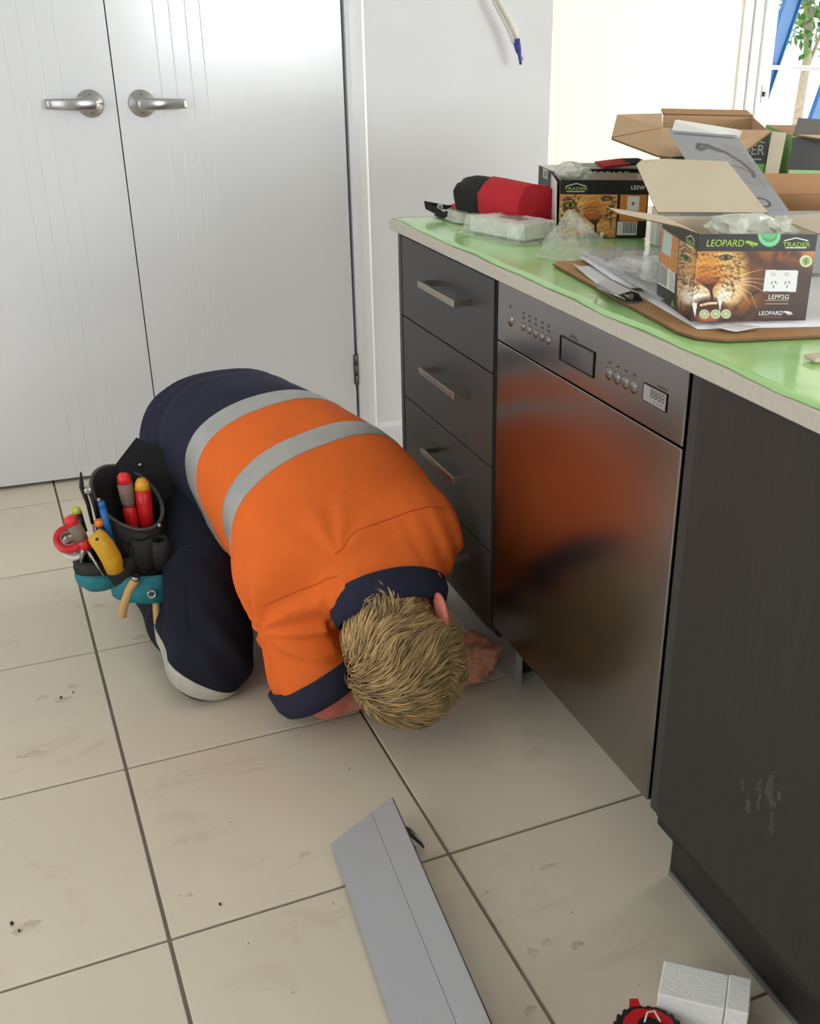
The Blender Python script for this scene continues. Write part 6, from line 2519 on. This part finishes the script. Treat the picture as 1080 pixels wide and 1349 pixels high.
def bag_tent(label, pts, z, ridge, seed, m='clear_bag'):
    """loose bag draped over a box: outline on the film, raised middle"""
    n = 22
    c = np.mean([p for p in pts], 0)
    K = catmull(list(pts) + [pts[0]], n + 1)[:-1]
    V, F = [], []
    levels = (1.0, 0.86, 0.80, 0.45, 0.0)
    zz = (0.0006, 0.006, ridge, ridge * 1.06, ridge * 1.02)
    r = np.random.default_rng(seed)
    for li, (s, hz_) in enumerate(zip(levels, zz)):
        for k in range(n):
            p = c + (K[k] - c) * s * (1 + (0.018 * r.normal() if 0 < s < 1 else 0))
            V.append((p[0], p[1], z + hz_ * (1 + 0.035 * r.normal() * (s > 0))))
    for li in range(len(levels) - 1):
        for k in range(n):
            a, b = li * n + k, li * n + (k + 1) % n
            F.append((a, b, b + n, a + n))
    o = mesh('plastic_bag', V, F, m)
    return tag(o, label, 'bag', 'plastic bags on the worktop')


bag_tent('clear bag wrapped round the white wall fitting', [np.array(p) for p in ((0.050, 0.915), (0.060, 0.850), (0.100, 0.745), (0.150, 0.745), (0.215, 0.780), (0.205, 0.850), (0.170, 0.915), (0.110, 0.930))], Z0, 0.034, 3)
bag_tent('flat clear bag over the rim of the shallow black case', [np.array(p) for p in ((0.090, 1.085), (0.100, 1.020), (0.150, 1.000), (0.175, 1.040), (0.150, 1.075))], Z0, 0.020, 8, 'clear_bag_dense')
# pointed clear bag standing before the second carton
o = thing('plastic_bag', (0.15, 0.65, Z0), 'clear pointed plastic bag propped before the second carton', 'bag', 'plastic bags on the worktop')
apex = np.array((0.205, 0.735, Z0 + 0.062))
base = [np.array(p) for p in ((0.085, 0.625, Z0), (0.125, 0.560, Z0), (0.205, 0.585, Z0), (0.270, 0.640, Z0), (0.235, 0.720, Z0), (0.140, 0.705, Z0))]
V, F = [], []
r_ = np.random.default_rng(77)
NB = 18
Kb = catmull(base + [base[0]], NB + 1)[:-1]
for s in np.linspace(0, 1, 7):
    for k in range(NB):
        p = Kb[k] * (1 - s) + apex * s
        j = r_.normal(size=3) * 0.0035 * (0.2 < s < 0.95)
        V.append((p[0] + j[0], p[1] + j[1], Z0 + 0.001 + (apex[2] - Z0) * s ** 1.3 + abs(j[2])))
for i in range(6):
    for k in range(NB):
        a, b = i * NB + k, i * NB + (k + 1) % NB
        F.append((a, b, b + NB, a + NB))
mesh('film_skin', V, F, 'clear_bag', o)

# ================================================================== FLOOR THINGS
# white foam block with a step
fb = thing('foam_block', (-0.03, -0.24, 0), 'white polystyrene foam block with a step lying on the tiles', 'foam block')
fa = [Vector((-0.060, -0.168, 0.0)), Vector((0.036, -0.249, 0.0))]
rx_ = (fa[1] - fa[0]).normalized()
ry_ = Vector((-0.045, -0.061, 0)).normalized()
Mb = frame((fa[0].x, fa[0].y, 0.001), rx_, Vector((0, 0, 1)).cross(rx_))
bm = bmesh.new()
# local y points away from the block's depth, so extrude to -y
add_box(bm, (0, -0.064, 0), (0.093, 0, 0.058), Mb, 0.002, 2)
bm_obj('main_slab', bm, 'foam_white', fb)
bm = bmesh.new()
add_box(bm, (0.094, -0.064, 0), (0.126, 0, 0.0605), Mb, 0.002, 2)
bm_obj('raised_edge', bm, 'foam_white', fb)

# red and black tape measure
tp = thing('tape_measure', (-0.130, -0.244, 0), 'red and black tape measure beside the foam block', 'tape measure')
Mt = frame((-0.130, -0.244, 0.001), (0.92, -0.38, 0), (0.38, 0.92, 0))
poly_ = []
for k in range(28):
    t = 2 * math.pi * k / 28
    r_ = 0.040 * (1 + 0.10 * math.cos(2 * t + .4) + 0.03 * math.sin(7 * t))
    poly_.append((r_ * math.cos(t), r_ * math.sin(t)))
prism('rubber_case', poly_, Mt, 0.034, 'black_plastic', tp)
prism('red_cover', [(x * .80, y * .80) for x, y in poly_], Mt @ Matrix.Translation((0, 0, 0.034)), 0.004, 'red_plastic', tp)
prism('centre_plate', [(x * .36, y * .36) for x, y in poly_], Mt @ Matrix.Translation((0, 0, 0.038)), 0.002, 'black_plastic', tp)
tube('belt_clip', [Mt @ Vector(p) for p in ((-0.006, 0.004, 0.041), (0.000, 0.018, 0.043), (0.010, 0.020, 0.043), (0.016, 0.004, 0.041))], 0.0014, 'print_white', tp, 8)
bm = bmesh.new()
for k in range(22):
    t = 2 * math.pi * k / 22
    add_box(bm, (0.041, -0.003, 0.004), (0.0455, 0.003, 0.030), Mt @ Matrix.Rotation(t, 4, 'Z') @ Matrix.Translation((0.004 * math.cos(2 * t + .4), 0, 0)), 0.001)
o = bm_obj('rubber_ribs', bm, 'black_plastic', tp)
o['kind'] = 'stuff'
prism('thumb_lock', [(-0.008, 0.0), (0.008, 0.0), (0.006, 0.014), (-0.006, 0.014)], Mt @ Matrix.Translation((-0.014, 0.036, 0.02)), 0.014, 'red_plastic', tp)

# loose electrical cable hanging out of the wall
cbw = thing('electrical_cable', (0.70, YW, 1.20), 'loose white electrical cable with blue ends hanging from the wall', 'cable')
tube('sheath', [(0.615, YW - 0.001, 1.62), (0.630, 2.20, 1.56), (0.665, 2.165, 1.46), (0.687, 2.155, 1.37), (0.722, 2.150, 1.318), (0.742, 2.148, 1.285), (0.750, 2.148, 1.262)], 0.0072, 'cable_white', cbw, 10)
tube('sheath', [(0.612, YW - 0.001, 1.625), (0.622, 2.205, 1.55), (0.657, 2.172, 1.452), (0.680, 2.160, 1.36), (0.716, 2.156, 1.306), (0.736, 2.154, 1.270), (0.741, 2.152, 1.255)], 0.0060, 'cable_white', cbw, 10)
tube('blue_core', [(0.749, 2.148, 1.268), (0.757, 2.148, 1.238), (0.762, 2.148, 1.210), (0.764, 2.148, 1.196)], [0.0085, 0.0085, 0.0050, 0.0045], 'cable_blue', cbw, 10)
tube('blue_core', [(0.742, 2.152, 1.262), (0.752, 2.150, 1.232), (0.770, 2.150, 1.214), (0.768, 2.150, 1.208)], [0.0060, 0.0050, 0.0030, 0.0030], 'cable_blue', cbw, 10)

# ---- dried marks and crumbs on the tiles
rg = np.random.default_rng(17)


def stain(x, y, rx, ry, m, z=0.0004, seed=0, name='stain'):
    r = np.random.default_rng(seed)
    V = [(x + rx * math.cos(t) * (1 + .25 * r.normal()), y + ry * math.sin(t) * (1 + .25 * r.normal()), z) for t in np.linspace(0, 6.283, 15)[:-1]]
    return mesh(name, V, [list(range(14))], m, floor)


for k, (x, y, a, b) in enumerate(((-0.256, -0.125, 0.012, 0.008), (-0.135, -0.045, 0.012, 0.009), (-0.175, -0.02, 0.009, 0.007), (-0.205, -0.03, 0.008, 0.010),
                                  (-0.815, 0.975, 0.02, 0.012), (-0.79, 1.02, 0.012, 0.008), (-0.85, 1.00, 0.014, 0.008), (-0.88, 0.80, 0.030, 0.012), (-0.70, 1.37, 0.018, 0.012),
                                  (-0.665, 0.30, 0.006, 0.005), (-0.68, 0.305, 0.004, 0.004), (-0.91, 0.33, 0.02, 0.016), (-0.47, 0.32, 0.010, 0.008), (-0.10, 0.13, 0.016, 0.006), (-0.63, 1.18, 0.02, 0.012))):
    stain(x, y, a, b, 'stain_smear', seed=k)
for k, (x, y, s) in enumerate(((-0.624, 0.259, 0.0045), (-0.815, 0.985, 0.005), (-0.79, 0.995, 0.004), (-0.93, 0.345, 0.006), (-0.92, 0.325, 0.004), (-0.955, 0.62, 0.005), (0.0, -0.16, 0.003),
                               (0.02, -0.19, 0.003), (-0.11, 0.02, 0.002), (-0.60, 0.16, 0.002))):
    bm = bmesh.new()
    bmesh.ops.create_icosphere(bm, subdivisions=1, radius=1)
    for v in bm.verts:
        v.co = Vector((x + v.co.x * s * .5, y + v.co.y * s * .9, 0.0006 + (v.co.z + 1) * s * .3))
    o = bm_obj('crumb', bm, 'speck_dark', floor)
